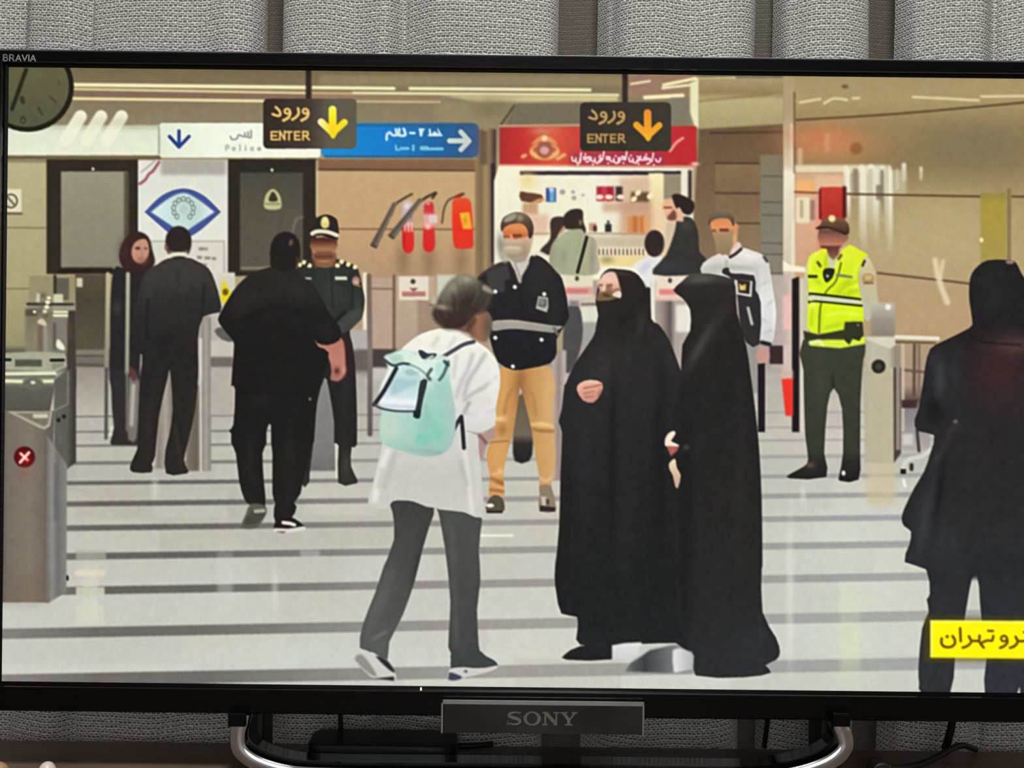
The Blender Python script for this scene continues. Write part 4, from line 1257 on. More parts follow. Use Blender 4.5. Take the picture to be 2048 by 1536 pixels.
# ---- guard in white jacket
region('person_image', 'picture of a guard in a white jacket with black front panel')
poly(zG((930, 1150), (1020, 1150), (1030, 1560), (960, 1560)), (152, 148, 140), 0, 1)
f = poly(zG((740, 482), (600, 560), (588, 640), (700, 655), (850, 690), (1010, 820), (1030, 1150), (1110, 1175), (1142, 1140), (1162, 950), (1142, 800), (1112, 600), (1082, 510), (960, 460), (900, 448), (820, 520)),
         V((495, (226, 222, 210)), (540, (214, 212, 204)), (600, (228, 228, 224)), (685, (210, 210, 206))), 2, 0)
blob(1470, 535, 40, 6, (176, 172, 166), 0.7, 0, f)
line(zG((1010, 620), (1020, 800)), 6, (190, 188, 184), 0, 3, 0.8, f)
for x_, y_, r_ in ((1530, 566, -25), (1542, 604, -40), (1526, 640, 20), (1540, 662, -20)):
    blob(x_, y_, 12, 4, (190, 188, 184), 0.6, r_, f)
blob(1548, 620, 4, 40, (240, 240, 236), 0.6, 0, f)
poly(zG((590, 600), (740, 560), (760, 610), (720, 650), (590, 650)), (188, 184, 180), 2, 4, 0.7, f)
line(zG((780, 545), (775, 600)), 5, (170, 164, 160), 0, 2, 0.8, f)
line(zG((800, 590), (980, 610)), 6, (188, 184, 178), 0, 3, 0.7, f)
line(zG((1070, 515), (1092, 545)), 7, (40, 38, 42), 0, 1, 0.9, f)
line(zG((960, 470), (1000, 560), (1010, 640)), 5, (206, 202, 196), 3, 3, 0.7, f)
blob(1500, 512, 20, 8, (244, 242, 234), 0.7, 15, f)
f = poly(zG((748, 640), (760, 600), (800, 600), (815, 640), (990, 655), (1002, 770), (1042, 860), (1032, 1185), (930, 1170), (880, 1000), (850, 720)), (44, 40, 42), 2, 0)
poly(zG((840, 690), (978, 700), (972, 822), (852, 800)), (206, 202, 190), 0, 0)
poly(zG((862, 692), (962, 702), (956, 800), (872, 788)), (44, 34, 22), 0, 0)
poly(zG((875, 715), (900, 735), (930, 720), (925, 770), (880, 770)), (226, 196, 110), 0, 1)
line(zG((945, 905), (975, 1030)), 5, (214, 208, 196), 0, 1)
line(zG((1050, 1170), (1110, 1185)), 8, (30, 26, 30), 0, 1)
ell(1526, 711, 13, 18, (196, 150, 138), 0, 1)
poly(zG((1020, 1335), (1075, 1330), (1075, 1860), (1022, 1860)), (22, 18, 24), 0, 0)
poly(zG((800, 520), (830, 420), (880, 400), (890, 455), (810, 525)), (226, 204, 190), 2, 1)
line(zG((808, 515), (850, 490), (890, 455)), 6, (40, 28, 48), 3, 0)
poly(zG((655, 250), (740, 215), (830, 225), (852, 260), (865, 280), (862, 340), (850, 400), (800, 470), (740, 500), (700, 420), (675, 330)), V((437, (214, 134, 80)), (456, (228, 150, 96)), (500, (168, 128, 96))), 2, 1)
poly(zG((678, 315), (740, 325), (830, 300), (838, 390), (795, 465), (745, 500), (705, 430)), V((460, (176, 140, 102)), (505, (140, 122, 92))), 2, 1)
line(zG((735, 308), (785, 308)), 6, (112, 46, 22), 0, 1)
line(zG((675, 312), (690, 312)), 5, (130, 70, 40), 0, 1)
blob(1470, 480, 4, 12, (236, 176, 130), 0.9)
ell(1473, 455, 4, 8, (214, 140, 96), 0, 1)
poly(zG((638, 250), (665, 185), (750, 160), (825, 190), (842, 240), (830, 280), (800, 225), (720, 215), (665, 235), (650, 265)), V((422, (120, 106, 84)), (448, (84, 64, 48))), 3, 0)

# ---- guard in yellow vest
region('person_image', 'picture of a guard in a fluorescent yellow vest and brown cap')
poly(zG((1855, 505), (1900, 570), (1925, 640), (1935, 800), (1950, 900), (1860, 1010), (1810, 900), (1800, 600)), V((515, (212, 198, 154)), (560, (200, 188, 148)), (640, (190, 190, 168))), 2, 1)
poly(zG((1405, 545), (1370, 700), (1350, 900), (1360, 1060), (1410, 1090)), (206, 200, 170), 2, 1, 0.9)
poly(zG((1490, 300), (1700, 335), (1705, 390), (1645, 452), (1640, 520), (1590, 545), (1550, 470), (1500, 440)), V((458, (92, 54, 44)), (470, (140, 88, 74)), (482, (168, 106, 84)), (489, (190, 126, 96)), (494, (110, 52, 44)), (500, (104, 58, 46)), (520, (150, 112, 84))), 2, 1)
poly(zG((1545, 500), (1600, 540), (1640, 500), (1660, 560), (1600, 640), (1560, 600)), (204, 206, 160), 0, 1)
f = poly(zG((1550, 452), (1480, 470), (1412, 512), (1400, 640), (1412, 800), (1400, 1050), (1480, 1102), (1690, 1082), (1832, 1012), (1812, 830), (1792, 680), (1830, 530), (1872, 502), (1800, 460), (1720, 420), (1640, 500),
            (1600, 620), (1565, 600)), V((490, (222, 236, 40)), (560, (214, 240, 24)), (600, (220, 244, 10)), (665, (214, 240, 30))), 2, 0)
for x_, y_, rx, ry, c_, r_ in ((1700, 560, 30, 6, (186, 206, 20), -35), (1690, 590, 34, 6, (178, 206, 10), 0), (1625, 600, 8, 30, (240, 250, 110), 0), (1690, 510, 20, 16, (232, 240, 60), 0), (1640, 640, 5, 30, (180, 206, 20), 0),
                               (1700, 645, 30, 6, (190, 216, 20), -15), (1712, 560, 8, 30, (236, 246, 80), 0)):
    blob(x_, y_, rx, ry, c_, 0.75, r_, f)
for p_, w_, c_ in ((((1640, 500), (1610, 580), (1600, 640)), 6, (246, 250, 150)), (((1560, 480), (1540, 560), (1560, 620)), 5, (170, 186, 30)), (((1790, 700), (1700, 730), (1640, 790)), 6, (184, 204, 20)), (((1800, 770), (1720, 780)), 6, (176, 200, 16)),
                   (((1430, 660), (1500, 720)), 6, (190, 210, 20)), (((1440, 920), (1430, 1040)), 6, (186, 210, 24)), (((1560, 960), (1680, 940), (1800, 960)), 6, (238, 250, 90)), (((1540, 1060), (1640, 1030)), 6, (180, 206, 20)), (((1830, 540), (1800, 620), (1790, 690)), 5, (186, 204, 40)),
                   (((1480, 480), (1430, 540), (1420, 620)), 6, (240, 248, 120))):
    line(zG(*p_), w_, c_, 4, 3, 0.75, f)
line(zG((1660, 560), (1620, 700), (1545, 780), (1500, 900), (1490, 1095)), 3.5, (96, 116, 10), 3, 0, 1, f)
line(zG((1410, 805), (1450, 798), (1812, 840)), 5, (30, 36, 8), 3, 0, 1, f)
line(zG((1415, 862), (1460, 852), (1818, 888)), 5, (30, 36, 8), 3, 0, 1, f)
poly(zG((1412, 815), (1450, 808), (1812, 848), (1815, 880), (1460, 846), (1415, 855)), (206, 212, 176), 0, 0, 1, f)
rect(1616, 550, 1635, 556, (44, 46, 12), 0)
poly(zG((1620, 640), (1750, 660), (1745, 678), (1620, 665)), (122, 140, 86), 0, 0)
poly(zG((1530, 605), (1610, 605), (1600, 660), (1580, 690), (1545, 712), (1520, 660)), (26, 36, 16), 2, 0)
ell(1655, 552, 3, 3, (160, 176, 150))
line(zG((1840, 545), (1825, 580)), 5, (50, 48, 16), 0, 0)
line(zG((1480, 555), (1500, 585)), 5, (60, 60, 16), 0, 1)
line(zG((1640, 530), (1660, 500)), 5, (70, 72, 22), 0, 1)
ell(1736, 557, 13, 10, (176, 144, 92), 0, 1)
ell(1737, 555, 8, 5, (206, 176, 120), 0, 1)
line(zG((1835, 715), (1905, 715)), 3, (110, 80, 44), 0, 1)
poly(zG((1370, 1080), (1480, 1112), (1680, 1072), (1690, 1012), (1822, 1012), (1832, 1120), (1770, 1190), (1690, 1140), (1500, 1165), (1380, 1160)), (48, 52, 26), 0, 1)
f = poly(zG((1368, 1150), (1832, 1150), (1830, 1300)) + zM((678, 0), (664, 250), (662, 640), (650, 842), (510, 852), (500, 810), (530, 640), (522, 300), (460, 140), (410, 280), (386, 640), (402, 822), (120, 832), (120, 800), (230, 740),
         (262, 680), (240, 500), (230, 200), (226, 0)), V((680, (56, 60, 46)), (900, (50, 54, 42)), (925, (40, 36, 32)), (960, (30, 26, 26))), 2, 0)
blob(1640, 760, 12, 60, (66, 70, 54), 0.5, 0, f)
line(zM((448, 40), (455, 140)), 5, (30, 32, 24), 0, 2, 0.8, f)
blob(1620, 930, 10, 6, (110, 92, 76), 0.7, 0, f)
ell(1687, 946, 4, 5, (222, 216, 204))
poly(zG((1415, 1160), (1480, 1150), (1690, 1150), (1720, 1190), (1760, 1130), (1850, 1130), (1842, 1182), (1650, 1215), (1420, 1195)), (216, 236, 60), 0, 1)
line(zG((1420, 1175), (1490, 1160), (1520, 1190)), 5, (236, 240, 190), 0, 1)
poly(zG((1690, 1020), (1822, 1012), (1832, 1110), (1800, 1160), (1740, 1140), (1725, 1185), (1690, 1160)), (46, 50, 28), 0, 0)
ell(1716, 650, 3, 2.5, (110, 112, 80))
poly(zG((1470, 292), (1500, 265), (1515, 230), (1570, 205), (1660, 215), (1716, 262), (1722, 330), (1692, 345), (1640, 310), (1560, 298), (1500, 302)), V((434, (128, 90, 66)), (450, (98, 66, 46)), (468, (64, 40, 30))), 2, 0)
line(zG((1472, 294), (1560, 290), (1690, 335)), 4, (46, 26, 20), 3, 1)
ell(1664, 437, 7, 7, (244, 222, 150), 0, 1)

# ---- turnstile and rails on the right
region('turnstile_image', 'picture of a silver turnstile post with a round dark button')
rect(1742, 606, 1790, 672, V((606, (196, 192, 176)), (640, (150, 144, 132)), (672, (132, 126, 114))), 3, 0.9)
ell(1776, 614, 6, 6, (240, 236, 222), 0, 1)
poly(zH((705, 1125), (930, 1128), (945, 1190), (930, 1540), (690, 1540)), Hz((1728, (176, 172, 150)), (1745, (192, 188, 166)), (1778, (186, 180, 156)), (1792, (140, 132, 110))), 0, 1)
poly(zH((705, 1130), (930, 1130), (940, 1185), (895, 1218), (710, 1150)), (214, 210, 190), 0, 1)
poly(zM((690, -20), (918, -20), (918, 720), (700, 712)), Hz((1728, (180, 174, 156)), (1740, (186, 178, 150)), (1787, (190, 180, 150))), 0, 1)
poly(zM((918, -20), (980, -20), (975, 640), (920, 715)), (70, 60, 50), 0, 1)
rect(1792, 692, 1800, 900, (150, 138, 122), 1)
ell(1757, 733, 14, 14, (32, 30, 24), 0, 1)
ell(1757, 733, 7, 7, (62, 60, 46), 0, 2)
region('rail_image', 'picture of metal rails and chair legs beside the turnstile')
rect(1803, 690, 1860, 900, V((690, (176, 152, 122)), (770, (170, 146, 124)), (800, (96, 74, 70)), (815, (128, 122, 122)), (900, (176, 170, 166))), 2)
line([(1792, 674), (1876, 677)], 8, (228, 222, 204), 0, 0)
line([(1792, 684), (1870, 686)], 4, (92, 78, 62), 0, 1)
line([(1829, 690), (1828, 790)], 6, (92, 74, 58), 0, 1)
line([(1838, 690), (1838, 790)], 5, (120, 104, 86), 0, 1)
line([(1806, 740), (1848, 744)], 5, (104, 86, 70), 0, 1)
line([(1806, 690), (1806, 860)], 6, (206, 194, 174), 0, 1, 0.8)
rect(1803, 800, 1834, 816, (66, 44, 42), 1)
line([(1834, 860), (1838, 902)], 6, (60, 52, 48), 0, 1)
rect(1805, 868, 1826, 890, (206, 204, 198), 3)
line([(1860, 900), (1845, 912), (1815, 920), (1806, 936)], 9, (214, 208, 196), 4, 1)
rect(1801, 938, 1812, 948, (26, 22, 22), 0)
line([(1823, 930), (1823, 938)], 8, (46, 40, 40), 0, 1)
line([(1807, 960), (1810, 972)], 6, (240, 238, 230), 0, 1)

# ---- near turnstile on the left
region('turnstile_image', 'picture of a brushed metal turnstile with a red lit cross')
rect(18, 712, 132, 730, (168, 166, 140), 1)
rect(50, 620, 110, 710, V((620, (120, 112, 86)), (710, (134, 130, 104))), 3, 0.9)
rect(55, 606, 150, 622, (140, 134, 112), 1)
line([(55, 608), (146, 609)], 5, (50, 42, 34), 0, 1)
rect(51, 618, 75, 632, (86, 80, 62), 2)
rect(106, 612, 150, 622, (158, 152, 130), 1)
for y_, w_ in ((624, 4), (631, 5)):
    line([(108, y_), (136, y_)], w_, (232, 230, 200), 0, 0)
rect(100, 636, 136, 705, (126, 122, 108), 3)
poly(zX((840, 560), (930, 560), (935, 1400), (930, 1540), (820, 1540), (830, 800)), (60, 58, 50), 0, 1)
line(zX((850, 700), (860, 880)), 8, (92, 66, 54), 0, 3, 0.7)
rect(106, 645, 112, 700, (92, 88, 76), 2)
poly(zX((700, 920), (735, 925), (790, 1000), (785, 1050), (695, 1010)), (236, 236, 206), 2, 1)
poly(zX((470, 680), (520, 655), (560, 700), (575, 740), (530, 760), (460, 715)), (206, 200, 166), 2, 1)
poly(zX((430, 760), (520, 740), (590, 800), (600, 1100), (430, 1110)), Hz((70, (140, 130, 108)), (82, (116, 90, 80)), (90, (150, 146, 132)), (98, (134, 130, 116))), 2, 2)
for x_, y_, r_ in ((600, 405, 4), (585, 460, 5), (572, 515, 5), (548, 573, 5), (425, 575, 3.5)):
    ell(x_ / 6.146, 530 + y_ / 6.146, r_, r_ * 0.8, (244, 238, 206), 0, 0)
for x_, y_ in ((530, 380), (520, 480), (500, 560), (560, 620)):
    blob(x_ / 6.146, 530 + y_ / 6.146, 6, 6, (96, 88, 74), 0.8)
line(zX((470, 370), (465, 440)), 7, (200, 196, 168), 0, 1)
poly(zX((55, 1080), (420, 1065), (800, 1080), (825, 1250), (690, 1310), (60, 1290)), (168, 168, 144), 0, 1)
rect(30, 719, 84, 733, (84, 82, 72), 1)
line(zX((60, 1165), (125, 1165)), 6, (18, 16, 14), 0, 0)
line(zX((628, 1170), (780, 1170)), 6, (14, 12, 12), 0, 0)
poly(zX((635, 1200), (790, 1190), (780, 1245), (640, 1290)), (140, 140, 118), 0, 1)
poly([(-5, 744), (110, 742), (112, 760), (100, 822), (-5, 822)], V((744, (190, 190, 160)), (749, (92, 90, 80)), (760, (150, 148, 128)), (775, (96, 94, 84)), (822, (84, 82, 72))), 0, 0)
line([(12, 748), (110, 747)], 6, (236, 236, 196), 0, 1)
line([(12, 762), (44, 763)], 6, (240, 240, 196), 0, 1)
line([(86, 763), (108, 762)], 6, (236, 236, 196), 0, 1)
ell(66, 768, 21, 12, (104, 102, 92), 0, 2)
ell(66, 765, 5, 3, (240, 236, 206), 0, 1)
poly([(108, 760), (136, 738), (152, 738), (152, 925), (132, 940), (108, 940)], Hz((108, (96, 94, 86)), (134, (92, 90, 82)), (140, (76, 74, 68)), (152, (52, 50, 46))), 0, 1)
line([(106, 822), (136, 808), (136, 745)], 3, (150, 148, 136), 0, 1, 0.7)
for x_, y_ in ((117, 840), (128, 833), (116, 933)):
    ell(x_, y_, 4, 4.5, (28, 26, 24), 0, 1)
poly([(-8, 822), (108, 822), (100, 1205), (-8, 1205)], Hz((0, (84, 78, 70)), (14, (116, 108, 96)), (60, (128, 117, 103)), (84, (116, 106, 94)), (96, (98, 92, 86))), 0, 0)
poly([(94, 870), (134, 930), (133, 1184), (96, 1206), (90, 1206)], Hz((92, (112, 108, 102)), (104, (140, 138, 134)), (116, (112, 110, 106)), (134, (134, 132, 126))), 0, 1)
line([(112, 930), (112, 1040)], 7, (96, 96, 94), 0, 3, 0.7)
poly([(-8, 1150), (100, 1150), (92, 1207), (-8, 1205)], (118, 100, 84), 0, 14, 0.4)
poly([(15, 823), (105, 823), (100, 852), (90, 859), (78, 856)], (170, 166, 144), 0, 0)
poly([(30, 826), (100, 826), (96, 848), (88, 853)], (120, 116, 102), 0, 1)
rect(66, 828, 96, 836, (206, 200, 172), 1)
ell(135, 1156, 2.5, 6, (30, 28, 26), 0, 0)
ell(49, 914, 21, 21, (74, 6, 10), 0, 1)
blob(50, 916, 12, 12, (196, 24, 26), 0.8)
blob(48, 946, 14, 14, (150, 90, 76), 0.4)
line([(41, 907), (55, 920)], 5.5, (250, 130, 116), 0, 0)
line([(58, 905), (40, 925)], 5.5, (252, 150, 136), 0, 0)
line([(42, 907), (52, 917)], 3, (255, 220, 210), 0, 0)
line([(58, 905), (40, 925)], 3, (255, 240, 230), 0, 0)

# ---- girl with the backpack
region('person_image', 'picture of a girl in a loose white shirt and grey trousers')
f = poly(zJ((1462, 990), (1480, 1100), (1490, 1300), (1400, 1536)) + zO((500, 60), (440, 250), (370, 430), (350, 572), (430, 600), (512, 642), (522, 540), (602, 380), (672, 180), (716, 0)) + zJ((1762, 1200), (1800, 1040), (1640, 960)),
         V((1000, (60, 60, 58)), (1150, (72, 73, 70)), (1300, (86, 88, 85))), 2, 0)
blob(760, 1200, 14, 70, (98, 99, 96), 0.7, 20, f)
blob(836, 1120, 10, 60, (54, 55, 54), 0.8, 12, f)
line(zO((430, 520), (500, 480)), 7, (116, 118, 114), 0, 3, 0.7, f)
f = poly(zJ((1826, 1040), (1832, 1100)) + zO((850, 0), (880, 300), (870, 500), (886, 612), (1040, 602), (1046, 560), (1036, 350), (1056, 180), (1046, 0)) + zK((412, 1400), (426, 1250), (432, 1090), (300, 1060)), V((1020, (74, 76, 72)), (1300, (66, 68, 66))), 2, 0)
line([(905, 1060), (912, 1290)], 12, (84, 86, 82), 0, 5, 0.6, f)
poly(zO((310, 632), (352, 578), (430, 610), (500, 662), (558, 722), (552, 766), (440, 752), (390, 722)), (206, 204, 198), 2, 0)
poly(zO((320, 640), (360, 610), (420, 680), (450, 740), (400, 722)), (146, 142, 138), 2, 2)
poly(zO((440, 620), (510, 645), (556, 715), (520, 700)), (44, 44, 44), 2, 1)
poly(zO((430, 752), (550, 740), (552, 766)), (48, 36, 36), 0, 1)
poly(zO((884, 692), (882, 640), (886, 604), (950, 596), (1046, 590), (1072, 606), (1090, 622), (1130, 642), (1152, 662), (1154, 684), (1100, 694), (1000, 700), (930, 698)), (60, 66, 66), 2, 0)
poly(zO((868, 752), (866, 728), (872, 704), (900, 690), (960, 686), (1000, 690), (1080, 690), (1150, 676), (1156, 688), (1120, 708), (1050, 728), (980, 742), (930, 754)), (208, 202, 198), 2, 0)
poly(zO((868, 758), (870, 735), (874, 716), (910, 724), (950, 744), (930, 758), (900, 764)), (70, 66, 78), 2, 1)
ell(600 + 970 / 2.926, 1100 + 710 / 2.926, 4, 3, (96, 90, 98), 0, 1)
poly(zK((300, 460), (420, 500), (520, 440), (545, 520), (480, 560), (440, 700), (400, 640), (300, 600)), (176, 142, 136), 2, 2)
line(zK((420, 500), (470, 560)), 6, (110, 72, 66), 0, 2, 0.8)
f = poly(zB4((560, 490), (430, 530), (330, 600), (260, 680), (200, 900), (160, 1200), (130, 1380)) + zJ((1390, 610), (1325, 880), (1290, 1030), (1420, 1070), (1480, 1008), (1560, 1002), (1640, 1010), (1740, 1050), (1830, 1062))
         + zK((100, 1070), (300, 1092), (442, 1135), (442, 900), (412, 600), (400, 500), (310, 470)) + zB4((800, 1275), (880, 1285), (1000, 1232), (1004, 1100), (1034, 950), (1038, 850), (1022, 760), (950, 650), (830, 575), (720, 510), (640, 495)),
         V((658, (242, 242, 226)), (740, (232, 232, 224)), (850, (214, 212, 206)), (950, (200, 198, 192)), (1030, (204, 202, 194))), 2, 0)
for p_, w_, c_ in ((((825, 690), (790, 800), (740, 900), (700, 1020)), 9, (196, 192, 190)), (((920, 690), (860, 790), (800, 880), (760, 1000)), 9, (188, 184, 184)), (((1000, 860), (930, 930), (840, 980), (760, 1040)), 8, (186, 182, 182)),
                   (((760, 1140), (800, 1060)), 7, (150, 146, 148)), (((560, 560), (520, 620)), 8, (214, 212, 196)), (((690, 560), (640, 640)), 6, (214, 212, 204)), (((770, 1140), (900, 1150), (1000, 1110)), 5, (190, 186, 184)),
                   (((700, 700), (680, 860)), 8, (206, 206, 202))):
    line(zB4(*p_), w_, c_, 4, 3, 0.85, f)
for p_, w_, c_ in ((((1440, 620), (1380, 800), (1340, 1000)), 12, (236, 234, 226)), (((1400, 760), (1370, 900)), 6, (184, 182, 176)), (((1500, 640), (1420, 900)), 10, (188, 186, 180))):
    line(zJ(*p_), w_, c_, 4, 4, 0.8, f)
for p_, w_, c_ in ((((310, 640), (340, 900), (360, 1090)), 8, (232, 230, 222)), (((270, 700), (320, 880)), 8, (182, 180, 174)), (((400, 700), (410, 1000)), 14, (210, 210, 198))):
    line(zK(*p_), w_, c_, 4, 4, 0.8, f)
blob(962, 830, 30, 20, (228, 226, 222), 0.8, 0, f)
blob(985, 760, 10, 50, (240, 238, 228), 0.7, 0, f)
poly(zB4((790, 450), (850, 370), (930, 345), (978, 420), (965, 520), (930, 590), (870, 580), (790, 520)), Hz((935, (112, 76, 58)), (955, (150, 102, 78)), (984, (120, 92, 76))), 2, 2)
blob(950, 628, 6, 10, (186, 126, 96), 0.7)
blob(975, 655, 8, 18, (84, 76, 66), 0.7)
f = poly(zB4((515, 375), (560, 260), (610, 180), (670, 105), (760, 78), (840, 95), (920, 150), (975, 205), (965, 300), (930, 355), (850, 380), (800, 440), (760, 480), (640, 500), (560, 450)), V((551, (104, 98, 80)), (575, (84, 76, 62)), (610, (54, 44, 37)), (655, (48, 32, 29))), 2, 4)
blob(905, 575, 26, 16, (150, 146, 122), 0.85, -35, f)
blob(935, 558, 18, 9, (176, 172, 150), 0.8, 10, f)
blob(890, 596, 10, 14, (120, 114, 94), 0.7, 0, f)
blob(935, 600, 22, 18, (44, 36, 30), 0.8, 0, f)
blob(965, 600, 14, 24, (62, 54, 46), 0.7, 0, f)
blob(884, 614, 15, 6, (172, 158, 132), 0.85, 8, f)
blob(905, 645, 24, 10, (58, 34, 32), 0.8, 0, f)
blob(940, 632, 14, 8, (60, 40, 34), 0.7, 0, f)
for k in range(26):
    t_ = k / 25
    x_, y_ = 872 + 100 * t_ + rng.uniform(-5, 5), 618 - 60 * math.sin(t_ * 2.4) + rng.uniform(-8, 14)
    c_ = (150, 142, 120) if k % 3 == 0 else ((36, 28, 25) if k % 3 == 1 else (92, 76, 62))
    line([(x_, y_), (x_ + 10 - 8 * t_, y_ + 18), (x_ + 14 - 26 * t_, y_ + 40)], 3.5, c_, 3, 3, 0.22, f)
poly(zB4((670, 470), (760, 490), (800, 440), (840, 400), (860, 420), (810, 500), (760, 520)), (70, 44, 36), 2, 3, 0.7)
line(zB4((630, 500), (720, 512), (800, 545)), 5, (206, 200, 190), 3, 2, 0.7)
poly(zB4((920, 150), (985, 200), (990, 225), (900, 190)), (196, 190, 176), 2, 2, 0.6)
line(zB4((500, 306), (530, 308)), 4, (84, 74, 56), 0, 1, 0.8)
blob(868, 604, 6, 8, (214, 210, 190), 0.6)
region('backpack_image', 'picture of a mint green backpack with dark straps')
line(zB4((835, 590), (760, 610), (690, 650), (600, 705)), 8, (74, 72, 86), 3, 0)
line(zB4((740, 1165), (710, 1210), (672, 1285)), 8, (36, 34, 44), 0, 0)
line(zB4((742, 1180), (752, 1290), (760, 1405)), 8, (34, 32, 42), 0, 0)
f = poly(zB4((145, 705), (200, 680), (290, 648), (350, 668), (450, 665), (560, 690), (625, 702), (652, 760), (655, 900), (692, 1100), (692, 1300), (640, 1420), (520, 1472), (400, 1462), (200, 1402), (118, 1342), (115, 1200), (132, 1090), (95, 1040), (130, 900), (180, 800)),
         V((700, (206, 228, 216)), (780, (190, 218, 208)), (850, (164, 208, 194)), (912, (158, 196, 182))), 2, 1)
for x_, y_, rx, ry, c_, r_, a_ in ((860, 850, 30, 40, (136, 200, 178), 0, 0.7), (890, 790, 18, 50, (150, 196, 186), 0, 0.7), (800, 860, 30, 30, (184, 214, 196), 0, 0.6), (850, 880, 14, 8, (120, 204, 184), -50, 0.7), (770, 860, 14, 30, (196, 214, 200), 0, 0.7),
                                   (800, 780, 26, 14, (168, 206, 206), -30, 0.8), (822, 800, 40, 8, (216, 230, 232), 3, 0.9), (785, 802, 18, 10, (206, 222, 226), 0, 0.7), (860, 730, 40, 10, (222, 240, 226), 15, 0.8), (790, 712, 14, 8, (150, 196, 178), -20, 0.8),
                                   (885, 740, 10, 14, (176, 222, 212), 0, 0.8), (840, 770, 14, 20, (208, 232, 226), 0, 0.7), (870, 905, 40, 6, (150, 172, 164), 8, 0.7), (905, 830, 8, 60, (176, 192, 190), 0, 0.7), (852, 815, 8, 40, (150, 190, 190), 0, 0.6)):
    blob(x_, y_, rx, ry, c_, a_, r_, f)
poly(zB4((110, 1010), (130, 900), (165, 800), (200, 775), (225, 800), (160, 940)), (232, 236, 226), 2, 1, 0.9, f)
poly(zB4((245, 800), (340, 770), (440, 850), (470, 880), (420, 900), (400, 1020), (385, 1118), (240, 1115), (110, 1080), (150, 960)), V((735, (198, 226, 222)), (765, (186, 214, 214)), (785, (206, 224, 226)), (822, (232, 238, 240))), 2, 1, 0.9, f)
poly(zB4((210, 880), (330, 880), (420, 895), (300, 960), (200, 1000)), (164, 198, 204), 2, 4, 0.8, f)
poly(zB4((130, 1020), (400, 1040), (390, 1070), (120, 1060)), (238, 242, 242), 2, 2, 0.8, f)
line(zB4((130, 1085), (380, 1095)), 5, (190, 202, 216), 0, 2, 0.7, f)
poly(zB4((280, 655), (360, 675), (430, 720), (560, 725), (620, 730), (600, 840), (540, 870), (470, 830), (400, 780), (320, 755), (220, 760), (170, 720)), (222, 238, 224), 2, 2, 0.85, f)
poly(zB4((180, 700), (270, 690), (300, 740), (220, 765)), (172, 208, 190), 2, 3, 0.8, f)
poly(zB4((540, 760), (620, 750), (600, 840), (550, 860)), (176, 218, 212), 2, 3, 0.8, f)
poly(zB4((300, 820), (360, 800), (410, 830), (350, 850)), (158, 188, 184), 2, 2, 0.8, f)
poly(zB4((470, 1000), (560, 900), (620, 960), (600, 1080), (500, 1100)), (156, 204, 190), 2, 5, 0.6, f)
poly(zB4((380, 1350), (420, 1290), (440, 1310), (410, 1380)), (112, 204, 184), 2, 3, 0.7, f)
poly(zB4((520, 1250), (570, 1230), (590, 1330), (540, 1360)), (128, 202, 182), 2, 5, 0.6, f)
poly(zB4((130, 1160), (230, 1150), (260, 1300), (150, 1320)), (196, 214, 196), 2, 6, 0.7, f)
line(zB4((150, 728), (215, 772), (290, 756), (345, 764)), 5.5, (62, 74, 84), 3, 0)
line(zB4((345, 764), (420, 800), (480, 850)), 4, (140, 168, 164), 3, 0)
line(zB4((240, 795), (150, 960), (72, 1072)), 8.5, (34, 34, 46), 3, 0)
line(zB4((75, 1072), (120, 1100), (240, 1122), (385, 1124)), 4.5, (76, 78, 92), 3, 0)
poly(zB4((425, 892), (480, 885), (452, 1010), (432, 1110), (420, 1178), (372, 1168), (385, 1115), (405, 1020)), (40, 48, 52), 2, 0)
poly(zB4((372, 1120), (430, 1108), (420, 1180), (370, 1165)), (20, 34, 36), 0, 0)
line(zB4((640, 745), (620, 800), (600, 845), (572, 882)), 6, (70, 96, 98), 3, 1)
line(zB4((610, 740), (640, 770)), 6, (54, 62, 66), 0, 1)
poly(zB4((408, 660), (440, 655), (480, 680), (548, 678), (540, 705), (500, 725), (440, 720)), (44, 48, 60), 2, 0)
line(zB4((455, 740), (520, 700)), 5, (206, 220, 214), 0, 1)
line(zB4((510, 800), (480, 850), (500, 880)), 6, (70, 88, 90), 3, 1)
line(zB4((380, 800), (440, 850)), 6, (220, 232, 226), 0, 1)
line(zB4((330, 830), (400, 830)), 8, (170, 196, 190), 0, 2, 0.7)

# ---- the two women in black chadors
region('person_image', 'picture of a woman in a black chador with a dark face cover and one hand raised')
poly(zO((1548, 612), (1640, 562), (1820, 555), (1826, 640), (1560, 642)), (28, 30, 32), 2, 0)
poly([(1262, 1325), (1283, 1312), (1300, 1300), (1345, 1290), (1392, 1290), (1392, 1345), (1330, 1346), (1250, 1343)], Hz((1250, (110, 112, 114)), (1290, (58, 62, 64)), (1340, (112, 114, 116)), (1390, (150, 150, 152))), 0, 2)
f = poly(zY((265, 680), (330, 350), (380, 240), (490, 150), (640, 155), (860, 180), (1000, 260), (1080, 380), (1130, 480), (1200, 490), (1216, 1000), (1330, 1090), (1452, 1245))
         + [(1345, 695), (1362, 742), (1390, 800), (1400, 1000), (1400, 1290)] + zO((2200, 545), (1990, 550), (1880, 565), (1640, 555), (1622, 480), (1622, 392), (1530, 372), (1500, 250), (1490, 150), (1500, 0))
         + zK((1002, 1500), (1030, 1200), (1040, 800), (1052, 480), (1026, 400), (1050, 300), (1070, 120)) + zF((1080, 1490), (1150, 1335), (1290, 1130), (1312, 1050), (1330, 960)) + zY((310, 950), (285, 800)),
         V((538, (36, 27, 24)), (640, (32, 29, 27)), (760, (35, 34, 33)), (1000, (27, 27, 27)), (1200, (25, 28, 28)), (1320, (30, 33, 34))), 2, 0)
